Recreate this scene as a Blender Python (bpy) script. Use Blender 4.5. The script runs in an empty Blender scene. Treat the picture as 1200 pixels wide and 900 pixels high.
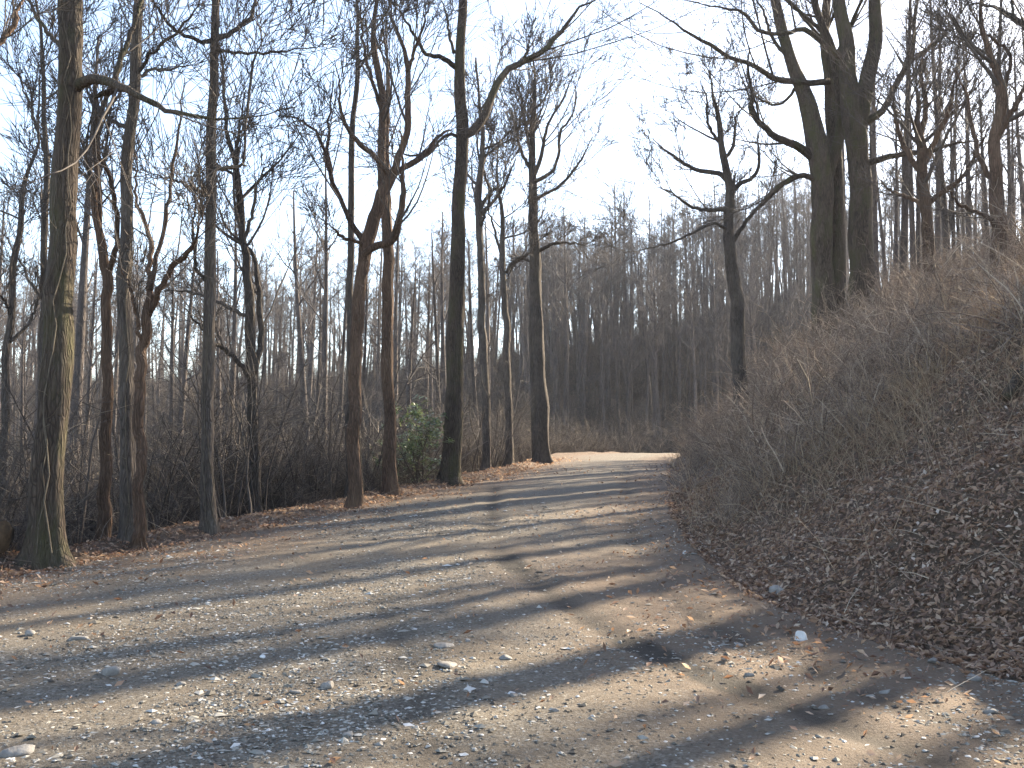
import bpy, math
import numpy as np
from mathutils import Vector

R = math.radians
scene = bpy.context.scene
col = scene.collection

# ------------------------------------------------------------------ camera
F = 1177.0                       # focal length in photograph pixels (1200 wide)
PITCH = math.atan(80.0 / F)
EYE = 1.6
cam_d = bpy.data.cameras.new('camera')
cam_d.sensor_width = 36.0
cam_d.lens = 36.0 * F / 1200.0
cam_d.clip_start = 0.05
cam_d.clip_end = 3000.0
cam = bpy.data.objects.new('camera', cam_d)
col.objects.link(cam)
cam.location = (0, 0, EYE)
cam.rotation_euler = (R(90) + PITCH, 0, 0)
scene.camera = cam

# ------------------------------------------------------------------ sky and sun
SUN_AZ = R(46)        # clockwise from the viewing direction (+Y)
SUN_EL = R(29)
world = bpy.data.worlds.new('World')
scene.world = world
world.use_nodes = True
wn = world.node_tree
bg = wn.nodes['Background']
sky = wn.nodes.new('ShaderNodeTexSky')
sky.sky_type = 'NISHITA'
sky.sun_disc = False
sky.sun_elevation = SUN_EL
sky.sun_rotation = SUN_AZ
sky.altitude = 300
sky.air_density = 1.0
sky.dust_density = 1.2
sky.ozone_density = 1.5
soft = wn.nodes.new('ShaderNodeHueSaturation')      # sky colour muted to take some blue out of the shade
soft.inputs['Saturation'].default_value = .9
wn.links.new(sky.outputs[0], soft.inputs['Color'])
wn.links.new(soft.outputs[0], bg.inputs['Color'])
bg.inputs['Strength'].default_value = 0.10

sun_d = bpy.data.lights.new('sun', 'SUN')
sun_d.energy = 5.0
sun_d.angle = R(0.8)
sun_d.color = (1.0, 0.86, 0.65)
sun = bpy.data.objects.new('sun', sun_d)
col.objects.link(sun)
sdir = Vector((math.sin(SUN_AZ) * math.cos(SUN_EL), math.cos(SUN_AZ) * math.cos(SUN_EL), math.sin(SUN_EL)))
sun.rotation_euler = sdir.to_track_quat('Z', 'Y').to_euler()
sun.location = (30, 30, 40)

scene.view_settings.view_transform = 'Standard'
scene.view_settings.look = 'None'
scene.view_settings.exposure = 2.2
scene.view_settings.gamma = 1.0
scene.view_settings.use_curve_mapping = False
scene.cycles.use_denoising = True
scene.cycles.max_bounces = 4
scene.cycles.diffuse_bounces = 2
scene.cycles.glossy_bounces = 2
scene.cycles.volume_bounces = 0
scene.cycles.transparent_max_bounces = 4

# ------------------------------------------------------------------ helpers
rng = np.random.default_rng(7)


def hashn(ix, iy, s):
    h = (ix * 374761393 + iy * 668265263 + s * 974634777) & 0xffffffff
    h = ((h ^ (h >> 13)) * 1274126177) & 0xffffffff
    h = (h ^ (h >> 16)) & 0xffff
    return h / 65535.0


def vnoise(x, y, s=0):
    x = np.asarray(x, float); y = np.asarray(y, float)
    ix = np.floor(x).astype(np.int64); iy = np.floor(y).astype(np.int64)
    fx = x - ix; fy = y - iy
    fx = fx * fx * (3 - 2 * fx); fy = fy * fy * (3 - 2 * fy)
    a = hashn(ix, iy, s); b = hashn(ix + 1, iy, s); c = hashn(ix, iy + 1, s); d = hashn(ix + 1, iy + 1, s)
    return (a * (1 - fx) + b * fx) * (1 - fy) + (c * (1 - fx) + d * fx) * fy


def fbm(x, y, s=0, o=4):
    r = 0; amp = 0.5
    for i in range(o):
        r = r + amp * (vnoise(x * 2 ** i, y * 2 ** i, s + i * 17) - 0.5) * 2
        amp *= 0.5
    return r


def sstep(a, b, x):
    t = np.clip((np.asarray(x, float) - a) / (b - a), 0, 1)
    return t * t * (3 - 2 * t)


def norm(v):
    return v / np.maximum(np.linalg.norm(v, axis=-1, keepdims=True), 1e-9)


def mesh_from(name, verts, faces_list, smooth=True):
    """verts (N,3); faces_list: arrays (M,3) or (M,4)"""
    me = bpy.data.meshes.new(name)
    verts = np.ascontiguousarray(verts, dtype=np.float32)
    loops = np.concatenate([f.ravel() for f in faces_list]).astype(np.int32)
    tot = np.concatenate([np.full(len(f), f.shape[1]) for f in faces_list]).astype(np.int32)
    start = np.concatenate([[0], np.cumsum(tot)[:-1]]).astype(np.int32)
    me.vertices.add(len(verts)); me.vertices.foreach_set('co', verts.ravel())
    me.loops.add(len(loops)); me.loops.foreach_set('vertex_index', loops)
    me.polygons.add(len(tot))
    me.polygons.foreach_set('loop_start', start)
    me.polygons.foreach_set('loop_total', tot)
    me.polygons.foreach_set('use_smooth', np.full(len(tot), smooth, dtype=bool))
    me.update(calc_edges=True)
    return me


def link(name, me, mat, parent=None, loc=(0, 0, 0)):
    o = bpy.data.objects.new(name, me)
    col.objects.link(o)
    if mat is not None and len(me.materials) == 0:
        me.materials.append(mat)
    o.parent = parent
    o.location = loc
    return o


def tag(o, label=None, cat=None, group=None, kind=None):
    if label: o['label'] = label
    if cat: o['category'] = cat
    if group: o['group'] = group
    if kind: o['kind'] = kind
    return o


def empty(name, loc, label=None, cat=None, group=None):
    o = bpy.data.objects.new(name, None)
    o.empty_display_size = 0.3
    col.objects.link(o)
    o.location = loc
    return tag(o, label, cat, group)


class Geo:
    def __init__(self):
        self.v = []; self.q = []; self.t = []; self.n = 0

    def add(self, v, q=None, t=None):
        if q is not None: self.q.append(q + self.n)
        if t is not None: self.t.append(t + self.n)
        self.v.append(v); self.n += len(v)

    def tubes(self, P, Rad, k, cap=False, flute=0.0, seed=0, flute_ring=None):
        """P (N,n,3), Rad (N,n)"""
        N, n, _ = P.shape
        T = np.empty_like(P)
        T[:, 1:-1] = P[:, 2:] - P[:, :-2]
        T[:, 0] = P[:, 1] - P[:, 0]; T[:, -1] = P[:, -1] - P[:, -2]
        T = norm(T)
        ch = norm(P[:, -1] - P[:, 0])
        ax = np.where(np.abs(ch[:, 2:3]) > 0.8, np.array([[1.0, 0.0, 0]]), np.array([[0.0, 0, 1.0]]))
        ref = norm(np.cross(ch, ax))[:, None, :]
        U = norm(ref - (ref * T).sum(-1, keepdims=True) * T)
        V = np.cross(T, U)
        a = np.linspace(0, 2 * math.pi, k, endpoint=False)
        rr = np.repeat(Rad[:, :, None], k, axis=2)
        if flute > 0:
            L = np.cumsum(np.linalg.norm(np.diff(P, axis=1, prepend=P[:, :1]), axis=-1), axis=1)
            nz = np.zeros_like(rr)
            for i in range(N):
                for m, amp in ((3, 1.0), (5, .6), (8, .45)):
                    ph = 6.28 * vnoise(L[i] * .35 + seed * 3.1, np.full(n, m + i * 7.0 + seed), 3) * 1.4
                    nz[i] += amp * np.sin(m * a[None, :] + ph[:, None] + seed + i)
            fl = flute if flute_ring is None else flute_ring[:, :, None]
            rr = rr * (1 + fl * nz)
        ring = P[:, :, None, :] + rr[..., None] * (np.cos(a)[None, None, :, None] * U[:, :, None, :] + np.sin(a)[None, None, :, None] * V[:, :, None, :])
        base = (np.arange(N) * n * k)[:, None, None]
        i0 = base + (np.arange(n - 1) * k)[None, :, None] + np.arange(k)[None, None, :]
        i1 = base + (np.arange(n - 1) * k)[None, :, None] + ((np.arange(k) + 1) % k)[None, None, :]
        q = np.stack([i0, i1, i1 + k, i0 + k], -1).reshape(-1, 4)
        self.add(ring.reshape(-1, 3), q=q)
        if cap:
            for i in range(N):
                b = self.n - N * n * k + i * n * k
                for off in (0, (n - 1) * k):
                    c = P[i, 0 if off == 0 else -1][None]
                    idx = b + off + np.arange(k)
                    self.v.append(c); ci = self.n; self.n += 1
                    nx = np.roll(idx, -1)
                    tri = np.stack([nx, idx, np.full(k, ci)], -1) if off == 0 else np.stack([idx, nx, np.full(k, ci)], -1)
                    self.t.append(tri)

    def mesh(self, name, offset=(0, 0, 0), smooth=True):
        v = np.concatenate(self.v) - np.array(offset)
        fl = []
        if self.q: fl.append(np.concatenate(self.q))
        if self.t: fl.append(np.concatenate(self.t))
        return mesh_from(name, v, fl, smooth)


def catmull(pts, n):
    pts = np.asarray(pts, float)
    p = np.vstack([2 * pts[0] - pts[1], pts, 2 * pts[-1] - pts[-2]])
    seg = np.linalg.norm(np.diff(pts[:, :3], axis=0), axis=1)
    cum = np.concatenate([[0], np.cumsum(seg)])
    s = np.linspace(0, cum[-1], n)
    i = np.clip(np.searchsorted(cum, s, side='right') - 1, 0, len(pts) - 2)
    t = ((s - cum[i]) / np.maximum(seg[i], 1e-6))[:, None]
    a, b, c, d = p[i], p[i + 1], p[i + 2], p[i + 3]
    return 0.5 * ((2 * b) + (-a + c) * t + (2 * a - 5 * b + 4 * c - d) * t ** 2 + (-a + 3 * b - 3 * c + d) * t ** 3)


def pix(u, v, d):
    """point of the viewing ray of photograph pixel (u, v) at distance d along +Y"""
    a = u - 600.0; b = 450.0 - v
    y = F * math.cos(PITCH) - b * math.sin(PITCH)
    z = F * math.sin(PITCH) + b * math.cos(PITCH)
    return np.array([a / y * d, d, EYE + z / y * d])


# ------------------------------------------------------------------ node materials
def new_mat(name):
    m = bpy.data.materials.new(name); m.use_nodes = True
    nt = m.node_tree
    return m, nt, nt.nodes['Principled BSDF']


def nd(nt, typ, **kw):
    n = nt.nodes.new(typ)
    for k, v in kw.items():
        if k in n.inputs.keys() if hasattr(n.inputs, 'keys') else False:
            n.inputs[k].default_value = v
        else:
            setattr(n, k, v)
    return n


def ramp(nt, src, stops):
    r = nt.nodes.new('ShaderNodeValToRGB')
    el = r.color_ramp.elements
    while len(el) < len(stops): el.new(0.5)
    for e, (p, c) in zip(el, stops):
        e.position = p; e.color = (c[0], c[1], c[2], 1)
    nt.links.new(src, r.inputs[0])
    return r.outputs[0]


def noise(nt, vec, scale, detail=4, rough=.6):
    n = nt.nodes.new('ShaderNodeTexNoise')
    n.inputs['Scale'].default_value = scale
    n.inputs['Detail'].default_value = detail
    n.inputs['Roughness'].default_value = rough
    if vec is not None: nt.links.new(vec, n.inputs['Vector'])
    return n.outputs[0]


def mixc(nt, fac, a, b, mode='MIX'):
    m = nt.nodes.new('ShaderNodeMix'); m.data_type = 'RGBA'; m.blend_type = mode
    for sock, val in ((m.inputs['Factor'], fac), (m.inputs['A'] if False else m.inputs[6], a), (m.inputs[7], b)):
        if isinstance(val, (int, float)): sock.default_value = val
        elif isinstance(val, tuple): sock.default_value = (val[0], val[1], val[2], 1)
        else: nt.links.new(val, sock)
    return m.outputs[2]


def mapping(nt, src, scale):
    m = nt.nodes.new('ShaderNodeMapping'); m.inputs['Scale'].default_value = scale
    nt.links.new(src, m.inputs[0]); return m.outputs[0]


def bump(nt, h, strength, dist, bsdf):
    b = nt.nodes.new('ShaderNodeBump')
    b.inputs['Strength'].default_value = strength; b.inputs['Distance'].default_value = dist
    nt.links.new(h, b.inputs['Height']); nt.links.new(b.outputs[0], bsdf.inputs['Normal'])


def bark_mat(name, dark, light, moss=0.0):
    m, nt, b = new_mat(name)
    tc = nt.nodes.new('ShaderNodeTexCoord')
    obj = tc.outputs['Object']
    # furrowed bark: ridges stretched along the trunk, broken by plates
    wob = nt.nodes.new('ShaderNodeMix'); wob.data_type = 'VECTOR'; wob.inputs['Factor'].default_value = .12
    nz = nt.nodes.new('ShaderNodeTexNoise'); nz.inputs['Scale'].default_value = 3.0
    nt.links.new(obj, nz.inputs['Vector']); nt.links.new(obj, wob.inputs[4]); nt.links.new(nz.outputs['Color'], wob.inputs[5])
    vo = nt.nodes.new('ShaderNodeTexVoronoi'); vo.feature = 'DISTANCE_TO_EDGE'; vo.inputs['Scale'].default_value = 1.0
    nt.links.new(mapping(nt, wob.outputs[1], (30, 30, 3.0)), vo.inputs['Vector'])
    streak = noise(nt, mapping(nt, obj, (26, 26, 3.5)), 1.0, 5, .7)
    patch = noise(nt, mapping(nt, obj, (1.8, 1.8, .8)), 1.0, 4, .6)
    mid = tuple((a + d) / 2 for a, d in zip(dark, light))
    c = ramp(nt, streak, [(.3, mid), (.5, light), (.72, tuple(x * 1.5 for x in light))])
    c = mixc(nt, ramp(nt, vo.outputs['Distance'], [(.0, (.75,) * 3), (.14, (.2,) * 3), (.3, (0, 0, 0))]), c, dark)
    c = mixc(nt, ramp(nt, patch, [(.42, (0, 0, 0)), (.7, (.6, .6, .6))]), c, tuple(x * 1.7 for x in light))
    if moss > 0:
        mo = noise(nt, mapping(nt, obj, (2.5, 2.5, .8)), 1.0, 4, .6)
        c = mixc(nt, ramp(nt, mo, [(.48, (0, 0, 0)), (.68, (moss,) * 3)]), c, (.075, .078, .03))
    oi = nt.nodes.new('ShaderNodeObjectInfo')
    hsv = nt.nodes.new('ShaderNodeHueSaturation')
    mr = nt.nodes.new('ShaderNodeMapRange')
    mr.inputs[3].default_value = .75; mr.inputs[4].default_value = 1.3
    nt.links.new(oi.outputs['Random'], mr.inputs[0]); nt.links.new(mr.outputs[0], hsv.inputs['Value'])
    nt.links.new(c, hsv.inputs['Color']); nt.links.new(hsv.outputs[0], b.inputs['Base Color'])
    b.inputs['Roughness'].default_value = .9
    b.inputs['Specular IOR Level'].default_value = .2
    hh = nt.nodes.new('ShaderNodeMath'); hh.operation = 'MULTIPLY_ADD'; hh.inputs[1].default_value = .5
    cl = nt.nodes.new('ShaderNodeMath'); cl.operation = 'MINIMUM'; cl.inputs[1].default_value = .35
    nt.links.new(vo.outputs['Distance'], cl.inputs[0])
    nt.links.new(streak, hh.inputs[0]); nt.links.new(cl.outputs[0], hh.inputs[2])
    bump(nt, hh.outputs[0], 1.0, .07, b)
    return m


def plain_mat(name, stops, scale, rough=.85, spec=.25, island=False):
    m, nt, b = new_mat(name)
    if island:
        g = nt.nodes.new('ShaderNodeNewGeometry'); f = g.outputs['Random Per Island']
    else:
        tc = nt.nodes.new('ShaderNodeTexCoord'); f = noise(nt, tc.outputs['Object'], scale, 4)
    c = ramp(nt, f, stops)
    nt.links.new(c, b.inputs['Base Color'])
    b.inputs['Roughness'].default_value = rough
    b.inputs['Specular IOR Level'].default_value = spec
    return m


def thin(mat, amount):
    """dead leaves and grass let light through: mix in a translucent lobe of the same colour"""
    nt = mat.node_tree
    b = nt.nodes['Principled BSDF']; out = nt.nodes['Material Output']
    tr = nt.nodes.new('ShaderNodeBsdfTranslucent'); mx = nt.nodes.new('ShaderNodeMixShader')
    src = b.inputs['Base Color'].links[0].from_socket
    nt.links.new(mixc(nt, .75, src, (1.0, .86, .68), 'MULTIPLY'), tr.inputs['Color'])
    mx.inputs[0].default_value = amount
    nt.links.new(b.outputs[0], mx.inputs[1]); nt.links.new(tr.outputs[0], mx.inputs[2]); nt.links.new(mx.outputs[0], out.inputs['Surface'])


M_BARK = bark_mat('bark_oak', (.024, .018, .014), (.098, .075, .057), .7)
M_BARK2 = bark_mat('bark_grey', (.028, .023, .02), (.105, .086, .072), .15)
M_BARKR = bark_mat('bark_reddish', (.034, .023, .017), (.125, .08, .055), .1)
M_TWIG = plain_mat('twig_bark', [(.3, (.055, .045, .038)), (.7, (.135, .112, .095))], 3.0)
M_FARB = bark_mat('bark_far', (.035, .03, .028), (.12, .10, .09), 0)
M_FART = plain_mat('twig_far', [(.3, (.075, .064, .06)), (.7, (.145, .125, .115))], 1.0)
M_VINE = plain_mat('vine_bark', [(.3, (.07, .056, .042)), (.7, (.17, .14, .10))], 6.0)
M_BRUSH = plain_mat('brush_twigs', [(0, (.11, .078, .062)), (.5, (.25, .185, .142)), (.85, (.4, .305, .225)), (1, (.58, .48, .36))], 1, island=True)
M_GRASS = plain_mat('dry_grass', [(0, (.25, .168, .112)), (.5, (.46, .34, .23)), (1, (.68, .56, .4))], 1, island=True)
M_LEAF = plain_mat('dead_leaf', [(0, (.12, .072, .052)), (.35, (.27, .17, .118)), (.7, (.41, .275, .19)), (.92, (.53, .39, .28)), (1, (.66, .56, .46))], 1, rough=.6, spec=.4, island=True)
M_GRAVEL = plain_mat('gravel_stone', [(0, (.07, .059, .047)), (.4, (.16, .143, .115)), (.75, (.27, .25, .212)), (.93, (.42, .395, .35)), (1, (.58, .56, .53))], 1, rough=.8, island=True)

for _m in (M_LEAF, M_GRASS): thin(_m, .38)
# ------------------------------------------------------------------ terrain
# road edges (left x, right x) by distance along the view, then the bend to the right
EDGE = np.array([[-14, -15, 10.0], [-6, -12, 7.6], [0, -10.2, 6.0], [4, -8.9, 4.9], [8, -7.4, 3.35], [10.5, -6.5, 2.75],
                 [12.7, -5.5, 2.65], [15, -4.75, 2.75], [19, -3.3, 3.1], [25, -1.2, 3.95], [30, .15, 4.7], [35, 1.25, 5.5], [40, 2.0, 6.4], [45, 2.9, 7.9]])
CEN = [((a + b) / 2, y, (b - a) / 2) for y, a, b in EDGE]
CEN += [(7.6, 50.5, 2.55), (11.5, 56, 2.6), (17, 60.5, 2.6), (24, 63.5, 2.6), (33, 65, 2.6), (44, 65.5, 2.6), (60, 65, 2.6), (80, 63, 2.6)]
CEN = catmull(CEN, 320)
CT = norm(np.gradient(CEN[:, :2], axis=0))
CL = np.concatenate([[0], np.cumsum(np.linalg.norm(np.diff(CEN[:, :2], axis=0), axis=1))])
HY = np.array([-20, 0, 4, 8, 12, 16, 20, 25, 30, 35, 40, 45, 50, 56, 62, 80])
HZ = np.array([-.35, 0, 0, .05, .17, .36, .57, .82, 1.03, 1.22, 1.38, 1.5, 1.53, 1.42, 1.2, .6])
kern = np.hanning(9); kern /= kern.sum()
_cy = np.arange(-20, 81, .5)
_cz = np.convolve(np.pad(np.interp(_cy, HY, HZ), 4, mode='edge'), kern, 'valid')
CH = np.interp(CEN[:, 1], _cy, _cz)
CH[CEN[:, 0] > 12] = np.minimum(CH[CEN[:, 0] > 12], np.interp(CEN[CEN[:, 0] > 12, 0], [12, 30, 80], [1.35, .8, .5]))


def road_coords(x, y):
    """lateral offset (right positive), half width, road height, for each point"""
    x = np.asarray(x, float).ravel(); y = np.asarray(y, float).ravel()
    off = np.empty_like(x); hw = np.empty_like(x); hz = np.empty_like(x)
    for s in range(0, len(x), 20000):
        e = min(s + 20000, len(x))
        d2 = (x[s:e, None] - CEN[None, :, 0]) ** 2 + (y[s:e, None] - CEN[None, :, 1]) ** 2
        i = d2.argmin(1)
        dx = x[s:e] - CEN[i, 0]; dy = y[s:e] - CEN[i, 1]
        al = np.clip((dx * CT[i, 0] + dy * CT[i, 1]) / .45, -.5, .5)
        j = np.clip(i + np.sign(al).astype(int), 0, len(CEN) - 1); a = np.abs(al)
        off[s:e] = dx * CT[i, 1] - dy * CT[i, 0]
        hw[s:e] = CEN[i, 2] * (1 - a) + CEN[j, 2] * a
        hz[s:e] = CH[i] * (1 - a) + CH[j] * a
    return off, hw, hz


BANK_S = [0, .5, 1.2, 2.5, 5, 8, 14, 30, 60, 140, 400]
BANK_Z = [0, .14, .56, 1.5, 3.45, 4.95, 6.3, 7.6, 8.6, 10, 12]


def height(x, y, for_ground=True):
    shp = np.shape(x)
    x = np.asarray(x, float).ravel(); y = np.asarray(y, float).ravel()
    off, hw, hz = road_coords(x, y)
    sr = off - hw; sl = -off - hw
    z = hz.copy()
    bank = np.interp(np.maximum(sr, 0), BANK_S, BANK_Z)
    fade = .45 + .55 * sstep(-6, 9, y)
    lump = fbm(x * .45, y * .45, 11, 3) * .55 * sstep(.4, 3, sr) + fbm(x * 1.7, y * 1.7, 12, 4) * .2 * sstep(.1, 1.2, sr)
    z += bank * fade + lump
    # left side: flat verge, small leaf berm, then falling wooded slope
    o = np.maximum(sl, 0)
    drop = 3.9 * (1 - np.exp(-np.maximum(o - 1.0, 0) / 9.0)) + .012 * np.maximum(o - 12, 0)
    drop *= 1 - .75 * sstep(46, 80, y)
    z -= drop
    z += (.10 * np.exp(-((sl - .55) / .5) ** 2)) * (.6 + .8 * vnoise(x * .8, y * .8, 5))
    z += fbm(x * .8, y * .8, 21, 4) * .16 * sstep(.6, 3, sl)
    # the wooded hill that closes the view, and the far side of the hollow
    A = np.interp(x, [-200, -70, -25, 0, 10, 22, 36, 70], [10, 9.0, 8.5, 10.5, 12.5, 16, 19, 20])
    hill = A * sstep(58, 112, y + .25 * np.minimum(x, 0)) * sstep(2, 26, sl)
    z += hill
    dist = np.hypot(x, y)
    z += sstep(150, 500, dist) * 14 * (.5 + .5 * fbm(x * .004, y * .004, 31, 2))
    if for_ground:
        inside = np.minimum(hw + .15 - np.abs(off), 1.2)
        z -= .10 * sstep(-.25, .35, inside + .3 * fbm(x * 1.3, y * 1.3, 8, 3))
    return z.reshape(shp)


def gz(x, y):
    return float(height(np.array([x]), np.array([y]), False)[0])


def warp(lo, hi, n, c, fine):
    """n grid lines from lo to hi, finest near c"""
    t = np.linspace(-1, 1, 4001)
    k = 5.2
    s = np.sinh(k * t) / np.sinh(k)
    v = np.where(s < 0, c + s * (c - lo), c + s * (hi - c))
    dens = 1 / np.maximum(np.gradient(v), 1e-6)
    dens = np.minimum(dens / dens.max(), fine)
    cum = np.cumsum(dens * np.gradient(v)); cum = (cum - cum[0]) / (cum[-1] - cum[0])
    return np.interp(np.linspace(0, 1, n), cum, v)


gx = warp(-700, 700, 340, 1.0, .3)
gy = warp(-60, 900, 360, 9.0, .3)
GX, GY = np.meshgrid(gx, gy)
GZ = height(GX, GY)
nn, mm = GX.shape
idx = np.arange(nn * mm).reshape(nn, mm)
gq = np.stack([idx[:-1, :-1], idx[:-1, 1:], idx[1:, 1:], idx[1:, :-1]], -1).reshape(-1, 4)
gm = mesh_from('ground', np.stack([GX, GY, GZ], -1).reshape(-1, 3), [gq])

m, nt, b = new_mat('leafy_soil')
tc = nt.nodes.new('ShaderNodeTexCoord')
n1 = noise(nt, tc.outputs['Object'], 16.0, 8, .78)
n2 = noise(nt, tc.outputs['Object'], .5, 4, .6)
vor = nt.nodes.new('ShaderNodeTexVoronoi'); vor.inputs['Scale'].default_value = 13
nt.links.new(tc.outputs['Object'], vor.inputs['Vector'])
c = ramp(nt, n1, [(.3, (.085, .058, .042)), (.55, (.2, .142, .1)), (.75, (.32, .235, .168))])
c = mixc(nt, .35, c, ramp(nt, vor.outputs['Color'], [(.2, (.10, .07, .052)), (.6, (.24, .17, .122)), (.9, (.37, .28, .2))]))
c = mixc(nt, ramp(nt, n2, [(.5, (0, 0, 0)), (.7, (.3, .3, .3))]), c, (.09, .072, .045))
nt.links.new(c, b.inputs['Base Color']); b.inputs['Roughness'].default_value = .9
b.inputs['Specular IOR Level'].default_value = .2
bump(nt, n1, 1.0, .12, b)
tag(link('ground', gm, m), kind='structure')

# ------------------------------------------------------------------ road
RUTS = [np.array([(-.4, 24), (-.35, 18), (-.25, 15), (-.1, 13), (.36, 10.5), (.76, 8.9), (1.07, 7.86), (1.45, 6.85), (1.84, 6.0), (2.5, 4.4), (3.2, 2)]),
        np.array([(-2.6, 22), (-2.2, 17), (-1.9, 13), (-1.3, 10), (-.75, 7.4), (-.45, 5.4), (-.25, 3), (-.2, -6)]),
        np.array([(3.4, 30), (2.5, 22), (1.9, 16), (1.55, 12), (1.75, 9), (2.35, 6.5), (2.9, 4), (3.2, -6)])]
RUTS = [catmull(r, 90) for r in RUTS]


def rut_dist(x, y):
    out = []
    for r in RUTS:
        d = np.full(x.shape, 9.0)
        for i in range(len(r) - 1):
            a, bb = r[i], r[i + 1]
            ab = bb - a
            t = np.clip(((x - a[0]) * ab[0] + (y - a[1]) * ab[1]) / (ab @ ab), 0, 1)
            d = np.minimum(d, np.hypot(x - a[0] - t * ab[0], y - a[1] - t * ab[1]))
        out.append(d)
    return out


def road_z(x, y, off, hw, hz):
    z = hz + .035 * (1 - (off / hw) ** 2)
    z = z + fbm(x * .5, y * .5, 41, 3) * .03 + fbm(x * 3.5, y * 3.5, 42, 3) * .018 + fbm(x * 14, y * 14, 43, 2) * .010
    rd = rut_dist(x, y)
    for d, dep in zip(rd, (.018, .011, .013)):
        z = z - dep * np.exp(-(d / .16) ** 2) + dep * .55 * np.exp(-((d - .33) / .12) ** 2)
    edge = np.abs(off) / hw
    z = z - .16 * sstep(.94, 1.06, edge)
    return z, rd


ri = np.interp(np.linspace(0, 1, 480), [0, .05, .35, .62, .80, .92, 1.0], [14, 36, 56, 78, 120, 190, 315])
ci = np.clip(ri, 0, len(CEN) - 1)
k0 = np.floor(ci).astype(int); k1 = np.minimum(k0 + 1, len(CEN) - 1); fr = (ci - k0)[:, None]
RC = CEN[k0] * (1 - fr) + CEN[k1] * fr
RT = norm(CT[k0] * (1 - fr) + CT[k1] * fr)
RH = CH[k0] * (1 - fr[:, 0]) + CH[k1] * fr[:, 0]
so = np.linspace(-1.06, 1.06, 200)
OFF = RC[:, 2:3] * so[None, :]
RX = RC[:, 0:1] + RT[:, 1:2] * OFF
RY = RC[:, 1:2] - RT[:, 0:1] * OFF
RZ, rd = road_z(RX, RY, OFF, RC[:, 2:3] + 0 * OFF, RH[:, None] + 0 * OFF)
nn, mm = RX.shape
idx = np.arange(nn * mm).reshape(nn, mm)
rq = np.stack([idx[:-1, :-1], idx[:-1, 1:], idx[1:, 1:], idx[1:, :-1]], -1).reshape(-1, 4)
rm = mesh_from('dirt_road', np.stack([RX, RY, RZ], -1).reshape(-1, 3), [rq])
# soil: r = churned damp ruts, g = towards the leafy edges
damp = .8 * np.exp(-(rd[0] / .15) ** 2) * sstep(.25, .55, vnoise(RX * .9 + 3, RY * .42, 77)) + \
       .55 * np.exp(-(rd[1] / .15) ** 2) * sstep(.35, .6, vnoise(RX, RY * .5, 78)) + .6 * np.exp(-(rd[2] / .15) ** 2) * sstep(.3, .55, vnoise(RX, RY * .5, 79))
# the two churned patches that show in the picture
damp += 1.3 * np.exp(-(rd[0] / .17) ** 4) * (sstep(6.5, 6.9, RY) * (1 - sstep(8.0, 8.5, RY)) + sstep(11.7, 12.0, RY) * (1 - sstep(13.0, 13.4, RY))) * (.6 + .5 * vnoise(RX * 6, RY * 3, 83))
edge = sstep(.25, .95, np.abs(OFF / RC[:, 2:3] + .05) + .35 * fbm(RX * .6, RY * .35, 61, 3))
ca = rm.color_attributes.new('soil', 'FLOAT_COLOR', 'POINT')
arr = np.zeros((nn * mm, 4), np.float32); arr[:, 0] = np.clip(damp, 0, 1).ravel(); arr[:, 1] = edge.ravel(); arr[:, 3] = 1
ca.data.foreach_set('color', arr.ravel())

m, nt, b = new_mat('gravel_dirt')
tc = nt.nodes.new('ShaderNodeTexCoord')
at = nt.nodes.new('ShaderNodeVertexColor'); at.layer_name = 'soil'
sep = nt.nodes.new('ShaderNodeSeparateColor'); nt.links.new(at.outputs[0], sep.inputs[0])
vor = nt.nodes.new('ShaderNodeTexVoronoi'); vor.inputs['Scale'].default_value = 55
nt.links.new(tc.outputs['Object'], vor.inputs['Vector'])
n1 = noise(nt, tc.outputs['Object'], 1.1, 5, .65)
n2 = noise(nt, tc.outputs['Object'], 22, 6, .75)
stone = ramp(nt, vor.outputs['Color'], [(.1, (.06, .052, .042)), (.5, (.15, .137, .113)), (.8, (.25, .234, .2)), (.95, (.4, .385, .35))])
dirt = ramp(nt, n2, [(.3, (.085, .063, .043)), (.55, (.145, .112, .077)), (.75, (.205, .168, .122))])
c = mixc(nt, ramp(nt, n1, [(.35, (.1,) * 3), (.65, (.6,) * 3)]), dirt, stone)
c = mixc(nt, sep.outputs[1], c, mixc(nt, .7, c, (.15, .096, .06)))
c = mixc(nt, sep.outputs[0], c, (.034, .027, .02))
nt.links.new(c, b.inputs['Base Color']); b.inputs['Roughness'].default_value = .85
b.inputs['Specular IOR Level'].default_value = .3
n3 = noise(nt, tc.outputs['Object'], 38, 5, .75)
bump(nt, n3, .9, .03, b)
tag(link('dirt_road', rm, m), kind='structure')

# ------------------------------------------------------------------ scattered ground cover (leaves, gravel, grass)


def sheet(x, y):
    """height of the ground mesh itself, between its grid lines"""
    i = np.clip(np.searchsorted(gx, x) - 1, 0, len(gx) - 2); j = np.clip(np.searchsorted(gy, y) - 1, 0, len(gy) - 2)
    a = (x - gx[i]) / (gx[i + 1] - gx[i]); b = (y - gy[j]) / (gy[j + 1] - gy[j])
    return (GZ[j, i] * (1 - a) + GZ[j, i + 1] * a) * (1 - b) + (GZ[j + 1, i] * (1 - a) + GZ[j + 1, i + 1] * a) * b


def surf(x, y):
    """top surface (road or ground)"""
    off, hw, hz = road_coords(x, y)
    g = sheet(x, y)
    rz, _ = road_z(x, y, off, hw, hz)
    return np.where(np.abs(off) < hw * 1.05, np.maximum(g, rz), g), off, hw


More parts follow.
